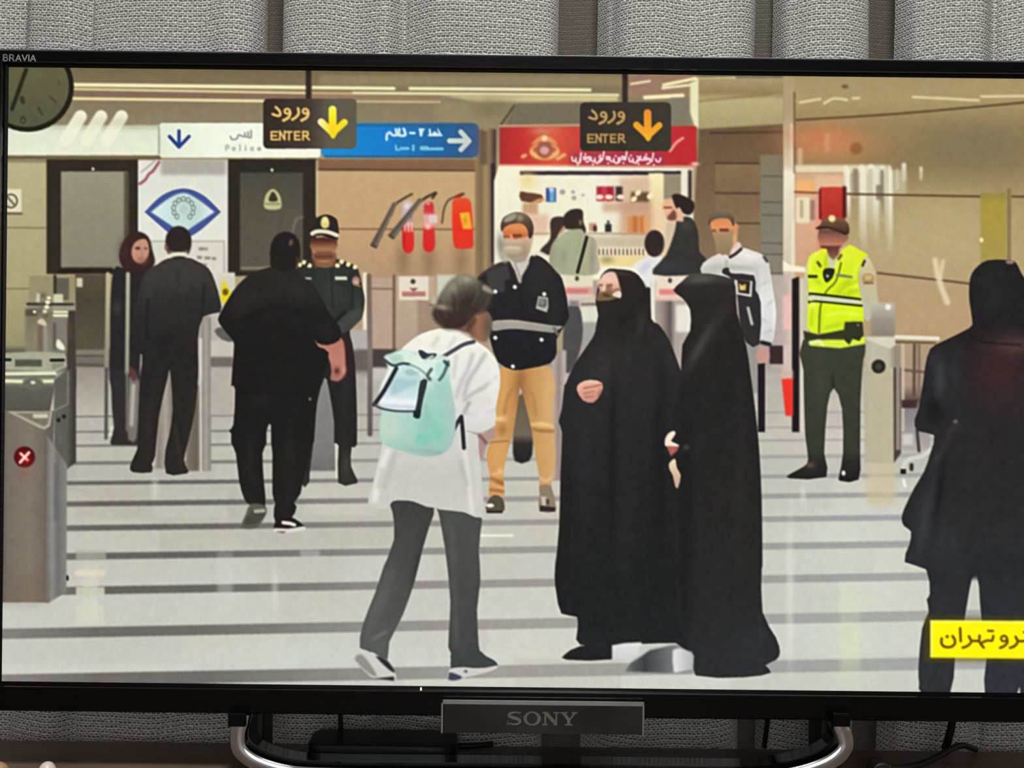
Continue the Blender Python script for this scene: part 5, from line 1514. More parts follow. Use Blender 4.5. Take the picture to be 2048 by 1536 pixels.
for x_, y_, rx, ry, c_, r_, a_ in ((1240, 546, 24, 5, (62, 52, 44), 5, 0.8), (1205, 735, 30, 46, (52, 50, 49), 25, 0.7), (1330, 700, 16, 40, (48, 47, 46), -25, 0.7), (1290, 600, 10, 34, (20, 17, 16), 0, 0.7), (1250, 640, 20, 40, (22, 20, 19), 0, 0.6), (1282, 650, 8, 40, (52, 50, 48), 10, 0.6), (1170, 880, 20, 160, (36, 35, 40), 0, 0.7), (1250, 1000, 20, 200, (33, 34, 33), 0, 0.7),
                                   (1300, 760, 30, 60, (36, 36, 37), -20, 0.6), (1225, 900, 8, 160, (16, 15, 17), 0, 0.7), (1320, 900, 14, 200, (17, 17, 19), 0, 0.7), (1256, 700, 8, 40, (46, 44, 44), 0, 0.6), (1135, 1000, 8, 150, (26, 22, 26), 0, 0.7)):
    blob(x_, y_, rx, ry, c_, a_, r_, f)
poly(zY((322, 360), (390, 250), (480, 205), (560, 200), (610, 230), (660, 370), (700, 560), (695, 640), (560, 640), (400, 690), (270, 680), (335, 520), (290, 400)), V((543, (232, 186, 176)), (560, (238, 198, 174)), (578, (214, 164, 140)), (600, (120, 86, 62))), 2, 1)
line(zY((330, 430), (380, 430)), 4, (128, 84, 62), 0, 1)
line(zY((455, 440), (540, 425)), 4, (120, 76, 54), 0, 1)
poly(zY((450, 440), (520, 425), (560, 520), (450, 530)), (140, 96, 76), 2, 2, 0.8)
line(zY((420, 430), (400, 520)), 4, (250, 214, 180), 0, 1)
poly(zY((270, 680), (330, 560), (400, 540), (520, 520), (600, 590), (640, 640), (500, 690), (400, 690)), (122, 94, 66), 2, 1)
poly(zY((400, 570), (470, 580), (540, 640), (400, 620)), (78, 60, 26), 2, 1)
poly(zY((548, 590), (620, 540), (700, 545), (702, 620), (680, 650), (600, 625)), (226, 214, 194), 2, 0)
line(zY((540, 560), (630, 500), (690, 500)), 4, (150, 98, 84), 3, 1)
f = poly(zK((1165, 150), (1190, 100), (1270, 75), (1362, 100), (1352, 180), (1292, 250), (1212, 232)), V((760, (236, 190, 166)), (785, (222, 160, 138)), (805, (196, 136, 120))), 2, 0)
line(zK((1220, 140), (1300, 125), (1360, 110)), 4, (168, 104, 88), 3, 1, 0.9, f)
line(zK((1220, 180), (1300, 165)), 4, (180, 116, 98), 0, 1, 0.9, f)
line(zK((1230, 210), (1290, 200)), 4, (176, 112, 96), 0, 1, 0.9, f)
blob(1203, 790, 8, 12, (120, 60, 56), 0.7, 0, f)
region('person_image', 'picture of a woman in a long black chador seen from the side')
f = poly(zG((370, 770), (440, 700), (500, 650), (600, 640), (700, 650), (830, 690), (852, 800), (862, 950), (932, 1200), (962, 1400)) + zL((1000, 300), (1030, 600), (1050, 1000), (1056, 1500))
         + zQ((612, 100), (616, 340), (690, 480), (712, 560), (690, 602), (632, 632), (662, 672), (520, 697), (250, 688), (242, 580), (180, 500), (150, 300)) + [(1346, 1000), (1342, 880), (1352, 800), (1362, 745)] + zG((440, 1190), (500, 1080), (500, 920), (440, 830)),
         V((548, (62, 62, 54)), (572, (38, 34, 31)), (680, (29, 26, 24)), (800, (28, 27, 26)), (1000, (32, 31, 29)), (1200, (36, 36, 36)), (1350, (41, 43, 46))), 2, 0)
for x_, y_, rx, ry, c_, r_, a_ in ((1400, 558, 34, 9, (86, 86, 76), -5, 0.8), (1402, 690, 11, 64, (74, 70, 66), 30, 0.8), (1440, 640, 10, 60, (44, 40, 38), 20, 0.5), (1420, 900, 20, 160, (28, 30, 28), 0, 0.7), (1480, 1000, 12, 220, (40, 38, 37), 0, 0.7),
                                   (1370, 1050, 16, 240, (18, 20, 22), 0, 0.8), (1500, 1290, 30, 40, (42, 46, 50), 20, 0.7), (1430, 1250, 24, 100, (38, 38, 38), 0, 0.6), (1520, 1250, 8, 60, (50, 50, 50), 0, 0.5)):
    blob(x_, y_, rx, ry, c_, a_, r_, f)
poly(zL((310, 525), (340, 482), (380, 468), (385, 495), (358, 535), (360, 550), (412, 575), (405, 588), (345, 590), (308, 582)), (250, 224, 204), 2, 0)
poly(zL((318, 582), (415, 590), (395, 625), (352, 662)), (176, 92, 88), 0, 1)
poly(zL((338, 720), (382, 680), (392, 720), (402, 760), (428, 810), (408, 902), (386, 895), (368, 810), (345, 770)), V((917, (240, 214, 186)), (974, (190, 160, 132))), 2, 0)
blob(1373, 895, 6, 6, (66, 78, 56), 0.8)
region('hall_floor_image', 'picture of bright floor between the dark hems')
poly(zO((1826, 558), (1900, 545), (1998, 540), (2000, 552), (1984, 570), (1982, 612), (1940, 632), (1826, 642)), V((1284, (226, 226, 222)), (1320, (206, 206, 206))), 0, 1)
poly([(1346, 1300), (1358, 1296), (1384, 1304), (1387, 1322), (1386, 1338), (1348, 1346), (1345, 1320)], Hz((1345, (232, 232, 230)), (1387, (176, 176, 178))), 0, 2)

# ---- woman in black at the right
region('person_image', 'picture of a woman in black coat and hood seen from behind')
f = poly(zH((1500, 720), (1520, 640), (1570, 580), (1640, 540), (1770, 536), (1852, 550), (1900, 640), (1970, 760), (1990, 900), (1970, 1060), (2080, 1140), (2160, 1250))
         + [(2125, 800), (2130, 900), (2140, 1100), (2120, 1150), (2110, 1300), (2100, 1388), (2040, 1388), (2046, 1319), (2043, 1212)] + [(2010, 1180), (1975, 1165), (1950, 1150)]
         + zQ((1752, 205), (1722, 380), (1670, 592), (1644, 780), (1488, 780), (1474, 730), (1470, 640), (1490, 430), (1526, 340), (1515, 270), (1532, 240), (1512, 106), (1394, 66))
         + zM((1040, 1340), (1052, 1240), (1000, 1200), (980, 1140), (1002, 1060), (1080, 900), (1152, 780), (1200, 640), (1230, 500), (1100, 470), (1080, 380), (1110, 300), (1150, 60)) + zH((1162, 1350), (1200, 1220), (1300, 1160), (1500, 1060), (1522, 1000), (1500, 850)),
         V((521, (30, 29, 30)), (680, (28, 28, 29)), (800, (37, 36, 37)), (1000, (37, 37, 38)), (1140, (41, 42, 44)), (1380, (46, 48, 53))), 2, 0)
poly([(1962, 1140), (2050, 1130), (2046, 1200), (2046, 1319), (2034, 1388), (1970, 1388), (1973, 1319), (1963, 1239), (1958, 1173)], V((1140, (38, 41, 45)), (1388, (48, 50, 58))), 2, 0)
rect(1930, 1100, 2110, 1156, (36, 39, 42), 6)
for x_, y_, rx, ry, c_, r_, a_ in ((2000, 740, 60, 60, (66, 34, 36), 0, 0.8), (2030, 690, 40, 20, (104, 70, 66), 0, 0.6), (1880, 760, 12, 50, (62, 70, 76), 0, 0.7), (1865, 720, 14, 20, (52, 50, 56), 0, 0.6), (1910, 740, 14, 50, (42, 50, 54), 0, 0.6),
                                   (1850, 1040, 14, 80, (56, 62, 68), 10, 0.7), (1880, 980, 8, 80, (22, 22, 24), 8, 0.8), (1870, 820, 22, 26, (18, 16, 18), 0, 0.8), (1835, 1040, 10, 30, (52, 46, 50), 0, 0.5), (1890, 1080, 30, 40, (52, 58, 62), 0, 0.4),
                                   (1990, 590, 30, 50, (36, 36, 38), 0, 0.7), (2000, 870, 40, 40, (38, 32, 32), 0, 0.6), (1870, 1160, 40, 14, (30, 30, 34), 0, 0.5), (1860, 1340, 20, 40, (44, 50, 54), 0, 0.6)):
    blob(x_, y_, rx, ry, c_, a_, r_, f)
ell(2020, 524, 9, 4, (150, 124, 108), 0, 1)
line(zM((1410, 410), (1380, 430), (1360, 460), (1290, 620), (1240, 700)), 12, (62, 60, 58), 3, 5, 0.5, f)
ell(1911, 843, 5, 4, (100, 92, 86), -30, 1)
line(zH((1510, 1130), (1620, 1170), (1900, 1190)), 4, (20, 18, 20), 3, 2, 0.8, f)

# ---- yellow caption of the broadcast
region('caption_image', 'yellow broadcast caption bar with brown lettering')
poly([(1850, 1233), (2300, 1236), (2300, 1326), (1850, 1323)], (96, 88, 0), 0, 5, 0.5, mark=False)
poly([(1861, 1241), (2300, 1244.5), (2300, 1321), (1861, 1315)], (255, 246, 2), 0, 1)
line([(1863, 1242.5), (2300, 1246)], 3, (255, 248, 130), 0, 1, mark=False)
line([(1863, 1243), (1863, 1313)], 3, (255, 250, 150), 0, 1, mark=False)
ink = (122, 82, 4)
for p_, w_ in ((((285, 488), (280, 560), (318, 618), (390, 635), (460, 622), (508, 572), (508, 510), (472, 448)), 5.4), (((600, 312), (604, 420), (610, 530)), 5.2),
               (((750, 450), (790, 518), (860, 528), (920, 520), (932, 440)), 5.2), (((800, 528), (760, 585), (700, 625), (645, 642)), 5.2), (((920, 520), (950, 575), (1000, 640)), 5.2),
               (((952, 590), (995, 545), (1075, 520), (1145, 520), (1165, 445)), 5.2), (((1078, 356), (1162, 358)), 4.6), (((1400, 490), (1402, 560), (1350, 615), (1285, 645)), 5.4),
               (((1548, 458), (1590, 525), (1700, 530), (1760, 520)), 5.2), (((1590, 528), (1560, 585), (1510, 625), (1455, 645)), 5.4), (((1690, 380), (1730, 382)), 4.6)):
    line(zT(*p_), w_, ink, 5, 0, mark=False)
ell(1850 + 378 / 8.535, 1220 + 454 / 8.535, 3.2, 3.2, ink, mark=False)
line(zT(*[(1348 + 50 * math.cos(a), 488 + 46 * math.sin(a)) for a in np.linspace(0, 2 * PI, 14)]), 4.6, ink, 3, 0, mark=False)

# ---- broadcast softness, edge crispening and grain
ART = box_blur(box_blur(ART, 1), 1)
ART += 0.75 * (ART - box_blur(box_blur(ART, 3), 2))
grain = rng.normal(0, 1, (CH, CW, 1)).astype(np.float32)
ART += box_blur(grain, 1) * 5.0 + box_blur(box_blur(rng.normal(0, 1, (CH, CW, 1)).astype(np.float32), 5), 4) * 15.0 + box_blur(box_blur(rng.normal(0, 1, (CH, CW, 3)).astype(np.float32), 7), 5) * 14.0
ART = np.clip(ART, 0, 255)

# ------------------------------------------------------------------ television
UNIT = DIST / FPX
tv = thing('television', 'black flat television showing a metro hall, on a chrome stand', 'television',
           (0.0, 0.0, TABLE_Z))
M_bezel = mat('black gloss bezel', rgb(4, 4, 5), 0.28, spec=0.14, bump=(260, 0.25, (0.12, 1, 1)))
M_shell = mat('matt black shell', rgb(16, 16, 17), 0.6, noise=(40, rgb(20, 20, 21), (1, 1, 1)))
M_chrome = mat('polished chrome', rgb(205, 208, 214), 0.10, 1.0, noise=(30, rgb(196, 199, 206), (1, 1, 1)))
M_rubber = mat('black rubber', rgb(9, 9, 10), 0.55, noise=(60, rgb(12, 12, 13), (1, 1, 1)))
M_plate = mat('dark mirror plate', rgb(74, 72, 70), 0.12, 1.0, noise=(18, rgb(58, 56, 54), (1, 1, 2)))
M_letter = mat('silver lettering', rgb(120, 118, 112), 0.4, 0.6, noise=(90, rgb(106, 104, 98), (1, 1, 1)))
M_lip = mat('polished plate edge', rgb(176, 182, 184), 0.14, 1.0, noise=(40, rgb(160, 166, 168), (1, 1, 1)))

ox0, ox1 = (P0 - 34) * UNIT, (P1 + 34) * UNIT
oz1, oz0 = 654 * UNIT, -662 * UNIT
ix0, ix1, iz1, iz0 = P0 * UNIT, P1 * UNIT, -Q0 * UNIT, -Q1 * UNIT


def frame_mesh(name, rings, material, parent):
    """rings: list of (x0, x1, z0, z1, y), swept as a mitred rectangular moulding"""
    bm = bmesh.new()
    R = [[bm.verts.new((x, y, z)) for x, z in ((a, c), (b, c), (b, d), (a, d))] for a, b, c, d, y in rings]
    for p, q in zip(R, R[1:]):
        for k in range(4):
            bm.faces.new((p[k], p[(k + 1) % 4], q[(k + 1) % 4], q[k]))
    return bm_obj(name, bm, material, parent)


e = 0.0016
def inset(g, y):
    return (ix0 - g, ix1 + g, iz0 - g, iz1 + g, y)


frame_mesh('bezel', [(ox0, ox1, oz0, oz1, 0.012), (ox0, ox1, oz0, oz1, -0.004), (ox0 + e, ox1 - e, oz0 + e, oz1 - e, -0.006), inset(0.0031, -0.006)], M_bezel, tv)
M_gloss = mat('gloss black lip', rgb(6, 6, 8), 0.08, spec=0.6, noise=(30, rgb(12, 12, 14), (1, 1, 1)))
frame_mesh('bezel_lip', [inset(0.0031, -0.006), inset(0.0026, -0.0058), inset(0.0023, -0.0050), inset(0.0022, -0.0012)], M_gloss, tv)
frame_mesh('screen_border', [inset(0.0022, -0.0012), inset(0.0001, -0.0004), inset(0.0001, 0.002)], M_bezel, tv)
M_edge_highlight = mat('grey edge highlight', rgb(128, 129, 130), 0.4, 0.3, noise=(30, rgb(118, 119, 120), (1, 1, 1)))  # grey strip standing in for lamp light on the bezel's top edge
bm = bmesh.new()
box(bm, ox0 + 0.001, ox1 - 0.001, -0.0030, 0.010, oz1 - 0.0002, oz1 + 0.0009, 0.0003)
bm_obj('top_highlight', bm, M_edge_highlight, tv)
bm = bmesh.new()
box(bm, ox0 + 0.002, ox1 - 0.002, 0.003, 0.020, oz0 + 0.002, oz1 - 0.002, 0.003)
box(bm, ox0 + 0.10, ox1 - 0.10, 0.018, 0.048, oz0 + 0.012, oz1 - 0.16, 0.008)
bm_obj('back_shell', bm, M_shell, tv)

# screen: one flat panel, its glowing cells grouped by what the picture shows there
STEP = 2
gw, gh = CW // STEP, CH // STEP
A4 = ART[:gh * STEP, :gw * STEP].reshape(gh, STEP, gw, STEP, 3).mean((1, 3))
# vertex colours at cell corners
pad = np.pad(A4, ((1, 1), (1, 1), (0, 0)), mode='edge')
VC = 0.25 * (pad[:-1, :-1] + pad[1:, :-1] + pad[:-1, 1:] + pad[1:, 1:])
VC = VC + 0.25 * (VC - box_blur(VC, 1))
LIN = s2l(np.clip(VC, 0, 255)).astype(np.float32)
CELL = IDS[STEP // 2:gh * STEP:STEP, STEP // 2:gw * STEP:STEP].astype(np.int32)


def pieces(C):
    """connected pieces of equal ids, found run by run -> (piece number per cell, id per piece, size per piece)"""
    par, ids, size = [], [], []

    def find(x):
        while par[x] != x:
            par[x] = par[par[x]]
            x = par[x]
        return x
    lab = np.zeros(C.shape, dtype=np.int32)
    prev = []
    for r in range(C.shape[0]):
        row = C[r]
        cut = np.concatenate([[0], np.nonzero(np.diff(row))[0] + 1, [len(row)]])
        cur = []
        k = 0
        for s, e_ in zip(cut[:-1], cut[1:]):
            m = len(par)
            par.append(m)
            ids.append(int(row[s]))
            size.append(int(e_ - s))
            lab[r, s:e_] = m
            while k < len(prev) and prev[k][1] <= s:
                k += 1
            q_ = k
            while q_ < len(prev) and prev[q_][0] < e_:
                if ids[prev[q_][2]] == ids[m]:
                    ra, rb = find(prev[q_][2]), find(m)
                    if ra != rb:
                        par[rb] = ra
                        size[ra] += size[rb]
                q_ += 1
            cur.append((s, e_, m))
        prev = cur
    root = np.array([find(i) for i in range(len(par))])
    return root[lab], np.array(ids), np.array(size)


for _ in range(3):                                   # crumbs join the neighbour they touch
    LB, PID, PSZ = pieces(CELL)
    crumb = (PSZ[LB] < 90)
    nb = np.roll(CELL, 1, axis=1)
    nb[:, 0] = CELL[:, 1]
    last = CELL.copy()
    for c_ in range(CELL.shape[1]):
        if c_:
            last[:, c_] = np.where(crumb[:, c_], last[:, c_ - 1], CELL[:, c_])
    CELL = last
LB, PID, PSZ = pieces(CELL)
PARTS = []
for k, (nm, lab) in enumerate(REG, 1):
    if nm in ('person_image', 'backpack_image', 'extinguisher_image', 'caption_image', 'enter_sign_image'):
        PARTS.append((nm, lab, CELL == k))
    else:
        for r_ in np.unique(LB[CELL == k]):
            PARTS.append((nm, lab, LB == r_))
M_screen = bpy.data.materials.new('glowing screen')
M_screen.use_nodes = True
nt = M_screen.node_tree
b = nt.nodes['Principled BSDF']
b.inputs['Base Color'].default_value = rgb(6, 6, 7)
b.inputs['Roughness'].default_value = 0.45
b.inputs['Specular IOR Level'].default_value = 0.12
atn = nt.nodes.new('ShaderNodeAttribute')
atn.attribute_name = 'picture'
nt.links.new(atn.outputs['Color'], b.inputs['Emission Color'])
b.inputs['Emission Strength'].default_value = 1.0

bm = bmesh.new()
box(bm, ix0, ix1, 0.0004, 0.003, iz0, iz1)
screen = bm_obj('screen', bm, M_shell, tv)
screen['label'] = 'flat lit screen showing people in a metro hall'
VX = (np.arange(gw + 1) * STEP + P0) * UNIT
VZ = -(np.arange(gh + 1) * STEP + Q0) * UNIT
for nm, lab, sel in PARTS:
    js, is_ = np.nonzero(sel)
    if len(js) < 6:
        continue
    quad = np.stack([js * (gw + 1) + is_, (js + 1) * (gw + 1) + is_, (js + 1) * (gw + 1) + is_ + 1, js * (gw + 1) + is_ + 1], 1)
    uq, inv = np.unique(quad, return_inverse=True)
    vj, vi = uq // (gw + 1), uq % (gw + 1)
    me = bpy.data.meshes.new(nm)
    me.vertices.add(len(uq))
    me.vertices.foreach_set('co', np.stack([VX[vi], np.zeros(len(uq)), VZ[vj]], 1).astype(np.float32).ravel())
    nq = len(quad)
    me.loops.add(nq * 4)
    me.loops.foreach_set('vertex_index', inv.reshape(-1).astype(np.int32))
    me.polygons.add(nq)
    me.polygons.foreach_set('loop_start', np.arange(0, nq * 4, 4, dtype=np.int32))
    me.update(calc_edges=True)
    at_ = me.attributes.new('picture', 'FLOAT_COLOR', 'POINT')
    at_.data.foreach_set('color', np.concatenate([LIN[vj, vi], np.ones((len(uq), 1), np.float32)], 1).ravel())
    o = link(nm, me, M_screen, screen)
    o['label'] = lab

# maker's plate under the screen
pc = at(1086.5, 1436, -0.011)
pw, ph = 198.5 * UNIT, 32.5 * UNIT
bm = bmesh.new()
box(bm, pc.x - pw, pc.x + pw, -0.0105, -0.004, pc.z - ph, pc.z + ph, 0.0012, 2)
plate = bm_obj('name_plate', bm, M_plate, tv)
plate['label'] = 'mirror finish maker plate with raised silver letters'
bm = bmesh.new()
box(bm, pc.x - pw - 0.0004, pc.x + pw + 0.0004, -0.0118, -0.0095, pc.z + ph - 0.0030, pc.z + ph + 0.0006, 0.0008)
bm_obj('plate_rim', bm, M_lip, plate)
for sx in (-1, 1):
    bm = bmesh.new()
    box(bm, pc.x + sx * pw - 0.0015, pc.x + sx * pw + 0.0006, -0.0114, -0.0095, pc.z - ph, pc.z + ph - 0.002, 0.0006)
    bm_obj('plate_rim', bm, M_lip, plate)


def extrude_outline(bm, loops, y0, y1):
    """fill outline loops (outer, holes...) given as x,z points and give them thickness"""
    es = []
    for lp in loops:
        vv = [bm.verts.new((x, y0, z)) for x, z in lp]
        es += [bm.edges.new((vv[i], vv[(i + 1) % len(vv)])) for i in range(len(vv))]
    r = bmesh.ops.triangle_fill(bm, use_beauty=True, edges=es)
    fs = [g for g in r['geom'] if isinstance(g, bmesh.types.BMFace)]
    ex = bmesh.ops.extrude_face_region(bm, geom=fs)
    for v in (g for g in ex['geom'] if isinstance(g, bmesh.types.BMVert)):
        v.co.y = y1


# SONY letters, drawn on a 0..1 high body in wide slab-serif shapes
def ring(cx_, cz, rx, rz, n=36):
    return [(cx_ + rx * math.cos(2 * PI * k / n), cz + rz * math.sin(2 * PI * k / n)) for k in range(n)]


def stroke_outline(path, widths):
    C = catmull([(x, z, w) for (x, z), w in zip(path, widths)], 6)
    L_, R_ = [], []
    for i in range(len(C)):
        d = C[min(i + 1, len(C) - 1)][:2] - C[max(i - 1, 0)][:2]
        d = d / max(np.hypot(*d), 1e-9)
        nrm = np.array((-d[1], d[0])) * C[i][2] / 2
        L_.append(tuple(C[i][:2] + nrm))
        R_.append(tuple(C[i][:2] - nrm))
    return L_ + R_[::-1]


S_out = stroke_outline([(1.06, 0.70), (1.00, 0.88), (0.66, 0.955), (0.26, 0.86), (0.20, 0.68), (0.45, 0.565), (0.80, 0.46), (1.02, 0.30), (0.88, 0.10), (0.52, 0.045), (0.18, 0.13), (0.10, 0.32)],
                       [0.05, 0.09, 0.10, 0.17, 0.22, 0.24, 0.24, 0.22, 0.15, 0.10, 0.09, 0.05])
S_l = [(0.02, 0.0), (0.12, 0.0), (0.16, 0.34), (0.06, 0.36)]
S_r = [(1.02, 0.64), (1.10, 0.64), (1.08, 1.0), (1.0, 0.98)]
N_out = [(0, 0), (0.42, 0), (0.42, 0.09), (0.28, 0.09), (0.28, 0.72), (0.96, 0.0), (1.12, 0.0), (1.12, 0.91), (1.28, 0.91), (1.28, 1.0), (0.84, 1.0), (0.84, 0.91), (0.99, 0.91), (0.99, 0.36), (0.38, 1.0), (0, 1.0),
         (0, 0.91), (0.15, 0.91), (0.15, 0.09), (0, 0.09)]
Y_out = [(0.36, 0), (0.92, 0), (0.92, 0.09), (0.76, 0.09), (0.76, 0.40), (1.14, 0.91), (1.28, 0.91), (1.28, 1.0), (0.84, 1.0), (0.84, 0.91), (0.98, 0.91), (0.70, 0.54), (0.40, 0.91), (0.54, 0.91), (0.54, 1.0), (0, 1.0),
         (0, 0.91), (0.13, 0.91), (0.52, 0.40), (0.52, 0.09), (0.36, 0.09)]
lh = 26 * UNIT
base = at(1013, 1450, -0.0115)
for off, loops in ((0.0, [[S_out], [S_l], [S_r]]), (1.28, [[ring(0.66, 0.5, 0.66, 0.53), ring(0.66, 0.5, 0.40, 0.42)]]), (2.72, [[N_out]]), (4.08, [[Y_out]])):
    bm = bmesh.new()
    for lp in loops:
        extrude_outline(bm, [[(base.x + (off + x) * lh, base.z + z * lh) for x, z in o] for o in lp], -0.0112, -0.0103)
    bm_obj('letter', bm, M_letter, plate)

# BRAVIA on the top corner of the bezel
def bar_letters(word, x, z, h, parent, y):
    T = {'B': [[(0, 0), (0, 1)], [(0, 1), (0.45, 1), (0.6, 0.86), (0.58, 0.66), (0.42, 0.54), (0, 0.53)], [(0.42, 0.54), (0.66, 0.42), (0.68, 0.16), (0.48, 0), (0, 0)]],
         'R': [[(0, 0), (0, 1)], [(0, 1), (0.45, 1), (0.62, 0.84), (0.6, 0.6), (0.42, 0.48), (0, 0.47)], [(0.36, 0.47), (0.7, 0)]],
         'A': [[(0, 0), (0.4, 1), (0.8, 0)], [(0.16, 0.3), (0.64, 0.3)]], 'V': [[(0, 1), (0.4, 0), (0.8, 1)]], 'I': [[(0.05, 0), (0.05, 1)]]}
    for ch in word:
        bm_ = bmesh.new()
        for pl in T[ch]:
            for (xa, za), (xb, zb) in zip(pl, pl[1:]):
                a_, b_ = Vector((x + xa * h, 0, z + za * h)), Vector((x + xb * h, 0, z + zb * h))
                d = (b_ - a_).normalized()
                nn = Vector((-d.z, 0, d.x)) * h * 0.075
                a_, b_ = a_ - d * h * 0.06, b_ + d * h * 0.06
                q = [bm_.verts.new((p.x, y, p.z)) for p in (a_ + nn, b_ + nn, b_ - nn, a_ - nn)]
                q2 = [bm_.verts.new((v.co.x, y + 0.0003, v.co.z)) for v in q]
                bm_.faces.new(q)
                for k_ in range(4):
                    bm_.faces.new((q[k_], q2[k_], q2[(k_ + 1) % 4], q[(k_ + 1) % 4]))
        bm_obj('letter', bm_, M_brand, parent)
        x += h * {'I': 0.34}.get(ch, 1.04)


bp = at(7, 121.5, -0.006)
M_brand = mat('grey print', rgb(150, 152, 150), 0.6, noise=(90, rgb(140, 142, 140), (1, 1, 1)))
bar_letters('BRAVIA', bp.x, bp.z, 12 * UNIT, tv, -0.00625)
M_led = bpy.data.materials.new('white indicator')
M_led.use_nodes = True
M_led.node_tree.nodes['Principled BSDF'].inputs['Emission Color'].default_value = (1, 1, 1, 1)
M_led.node_tree.nodes['Principled BSDF'].inputs['Emission Strength'].default_value = 0.9
lp = at(842, 1378, -0.006)
bm = bmesh.new()
box(bm, lp.x - 0.0006, lp.x + 0.0006, -0.0063, -0.0058, lp.z - 0.0012, lp.z + 0.0012)
bm_obj('indicator_light', bm, M_led, tv)

# chrome stand: a flat bar that drops from the television, bends inward and runs along the table
def flat_bar(bm, path, w, t):
    """path in the x-z plane at depth y; w along y, t in the plane"""
    C = catmull(path, 8)
    rings = []
    for i in range(len(C)):
        d = C[min(i + 1, len(C) - 1)] - C[max(i - 1, 0)]
        d = Vector((d[0], 0, d[2])).normalized()
        nn = Vector((-d.z, 0, d.x))
        c = Vector(C[i])
        rings.append([bm.verts.new(c + nn * a + Vector((0, b_, 0))) for a, b_ in
                      ((t / 2, -w / 2 + 0.0015), (t / 2 - 0.0015, -w / 2), (-t / 2 + 0.0015, -w / 2), (-t / 2, -w / 2 + 0.0015), (-t / 2, w / 2), (t / 2, w / 2))])
    for a, b_ in zip(rings, rings[1:]):
        for k in range(6):
            bm.faces.new((a[k], a[(k + 1) % 6], b_[(k + 1) % 6], b_[k]))
    bm.faces.new(rings[0][::-1])
    bm.faces.new(rings[-1])


YS = 0.004
def st(u, v):
    p = at(u, v, YS - 0.016)
    return (p.x, YS, p.z)


bm = bmesh.new()
tb = TABLE_Z + 0.0062
left = [st(483, 1430), st(480, 1446), st(474, 1470), st(478, 1500), st(505, 1524), st(560, 1543)]
right = [st(1575, 1553), st(1625, 1541), st(1668, 1522), st(1693, 1496), st(1690, 1470), st(1684, 1456), st(1680, 1440)]
left.append((st(640, 1550)[0], YS, tb))
right.insert(0, (st(1500, 1560)[0], YS, tb))
flat_bar(bm, left + [(-0.05, YS, tb), (0.08, YS, tb)] + right, 0.032, 0.0125)
bm_obj('stand', bm, M_chrome, tv, True)['label'] = 'polished chrome loop stand'
for u0, u1, v0 in ((510, 506, 1436), (1657, 1661, 1446)):
    a_, b_ = at(u0, v0, 0.03), at(u1, 1530, 0.05)
    bm = bmesh.new()
    box(bm, a_.x - 0.009, a_.x + 0.009, 0.022, 0.060, TABLE_Z, oz0 + 0.02, 0.004)
    bm_obj('stand_arm', bm, M_rubber, tv)
    box_c = at(483 if u0 < 1000 else 1672, 1424, 0.0)
    bm = bmesh.new()
    box(bm, box_c.x - 0.0072, box_c.x + 0.0072, -0.0150, 0.0215, box_c.z - 0.0075, box_c.z + 0.0035, 0.0015)
    bm_obj('stand_socket', bm, M_bezel, tv)

# ------------------------------------------------------------------ set-top box
sb = thing('media_box', 'small black rounded media box under the television', 'media box',
           (at(760, 1500, 0.042).x, 0.042, TABLE_Z))


def rounded_slab(bm, x0, x1, y0, y1, z0, z1, r, lip):
    def loop(inset, z):
        out = []
        for cx_, cy_, s in ((x1 - r, y1 - r, 0), (x0 + r, y1 - r, 90), (x0 + r, y0 + r, 180), (x1 - r, y0 + r, 270)):
            for k in range(7):
                a = math.radians(s + 15 * k)
                out.append(bm.verts.new((cx_ + (r - inset) * math.cos(a), cy_ + (r - inset) * math.sin(a), z)))
        return out
    R = [loop(lip, z0), loop(0, z0 + lip), loop(0, z1 - lip), loop(lip * 0.5, z1 - lip * 0.3), loop(lip * 1.6, z1)]
    for p, q in zip(R, R[1:]):
        for k in range(len(p)):
            bm.faces.new((p[k], p[(k + 1) % len(p)], q[(k + 1) % len(p)], q[k]))
    bm.faces.new(R[0][::-1])
    bm.faces.new(R[-1])


M_box = mat('black box plastic', rgb(26, 28, 29), 0.32, noise=(50, rgb(30, 32, 33), (1, 1, 1)))
bx0, bx1 = at(611, 1510, 0.0255).x, at(912, 1510, 0.0255).x
bm = bmesh.new()
rounded_slab(bm, bx0, bx1, 0.0255, 0.0690, TABLE_Z, TABLE_Z + 0.0075, 0.0125, 0.0010)
bm_obj('base', bm, M_box, sb)
bm = bmesh.new()
rounded_slab(bm, bx0 + 0.0006, bx1 - 0.0006, 0.0261, 0.0684, TABLE_Z + 0.0070, TABLE_Z + 0.0090, 0.012, 0.0002)
bm_obj('seam', bm, M_rubber, sb)
bm = bmesh.new()
rounded_slab(bm, bx0, bx1, 0.0255, 0.0690, TABLE_Z + 0.0086, TABLE_Z + 0.0172, 0.0125, 0.0016)
bm_obj('lid', bm, M_box, sb)

# ------------------------------------------------------------------ cables
RC = 0.0022


def on_table(u, y, r=RC):
    return (at(u, 1500, y).x, y, TABLE_Z + r)


def cord(name, pts, r, label):
    bm_ = bmesh.new()
    tube(bm_, pts, r)
    return tag(bm_obj(name, bm_, M_rubber, None, True), label, 'cable', 'cables behind the television')


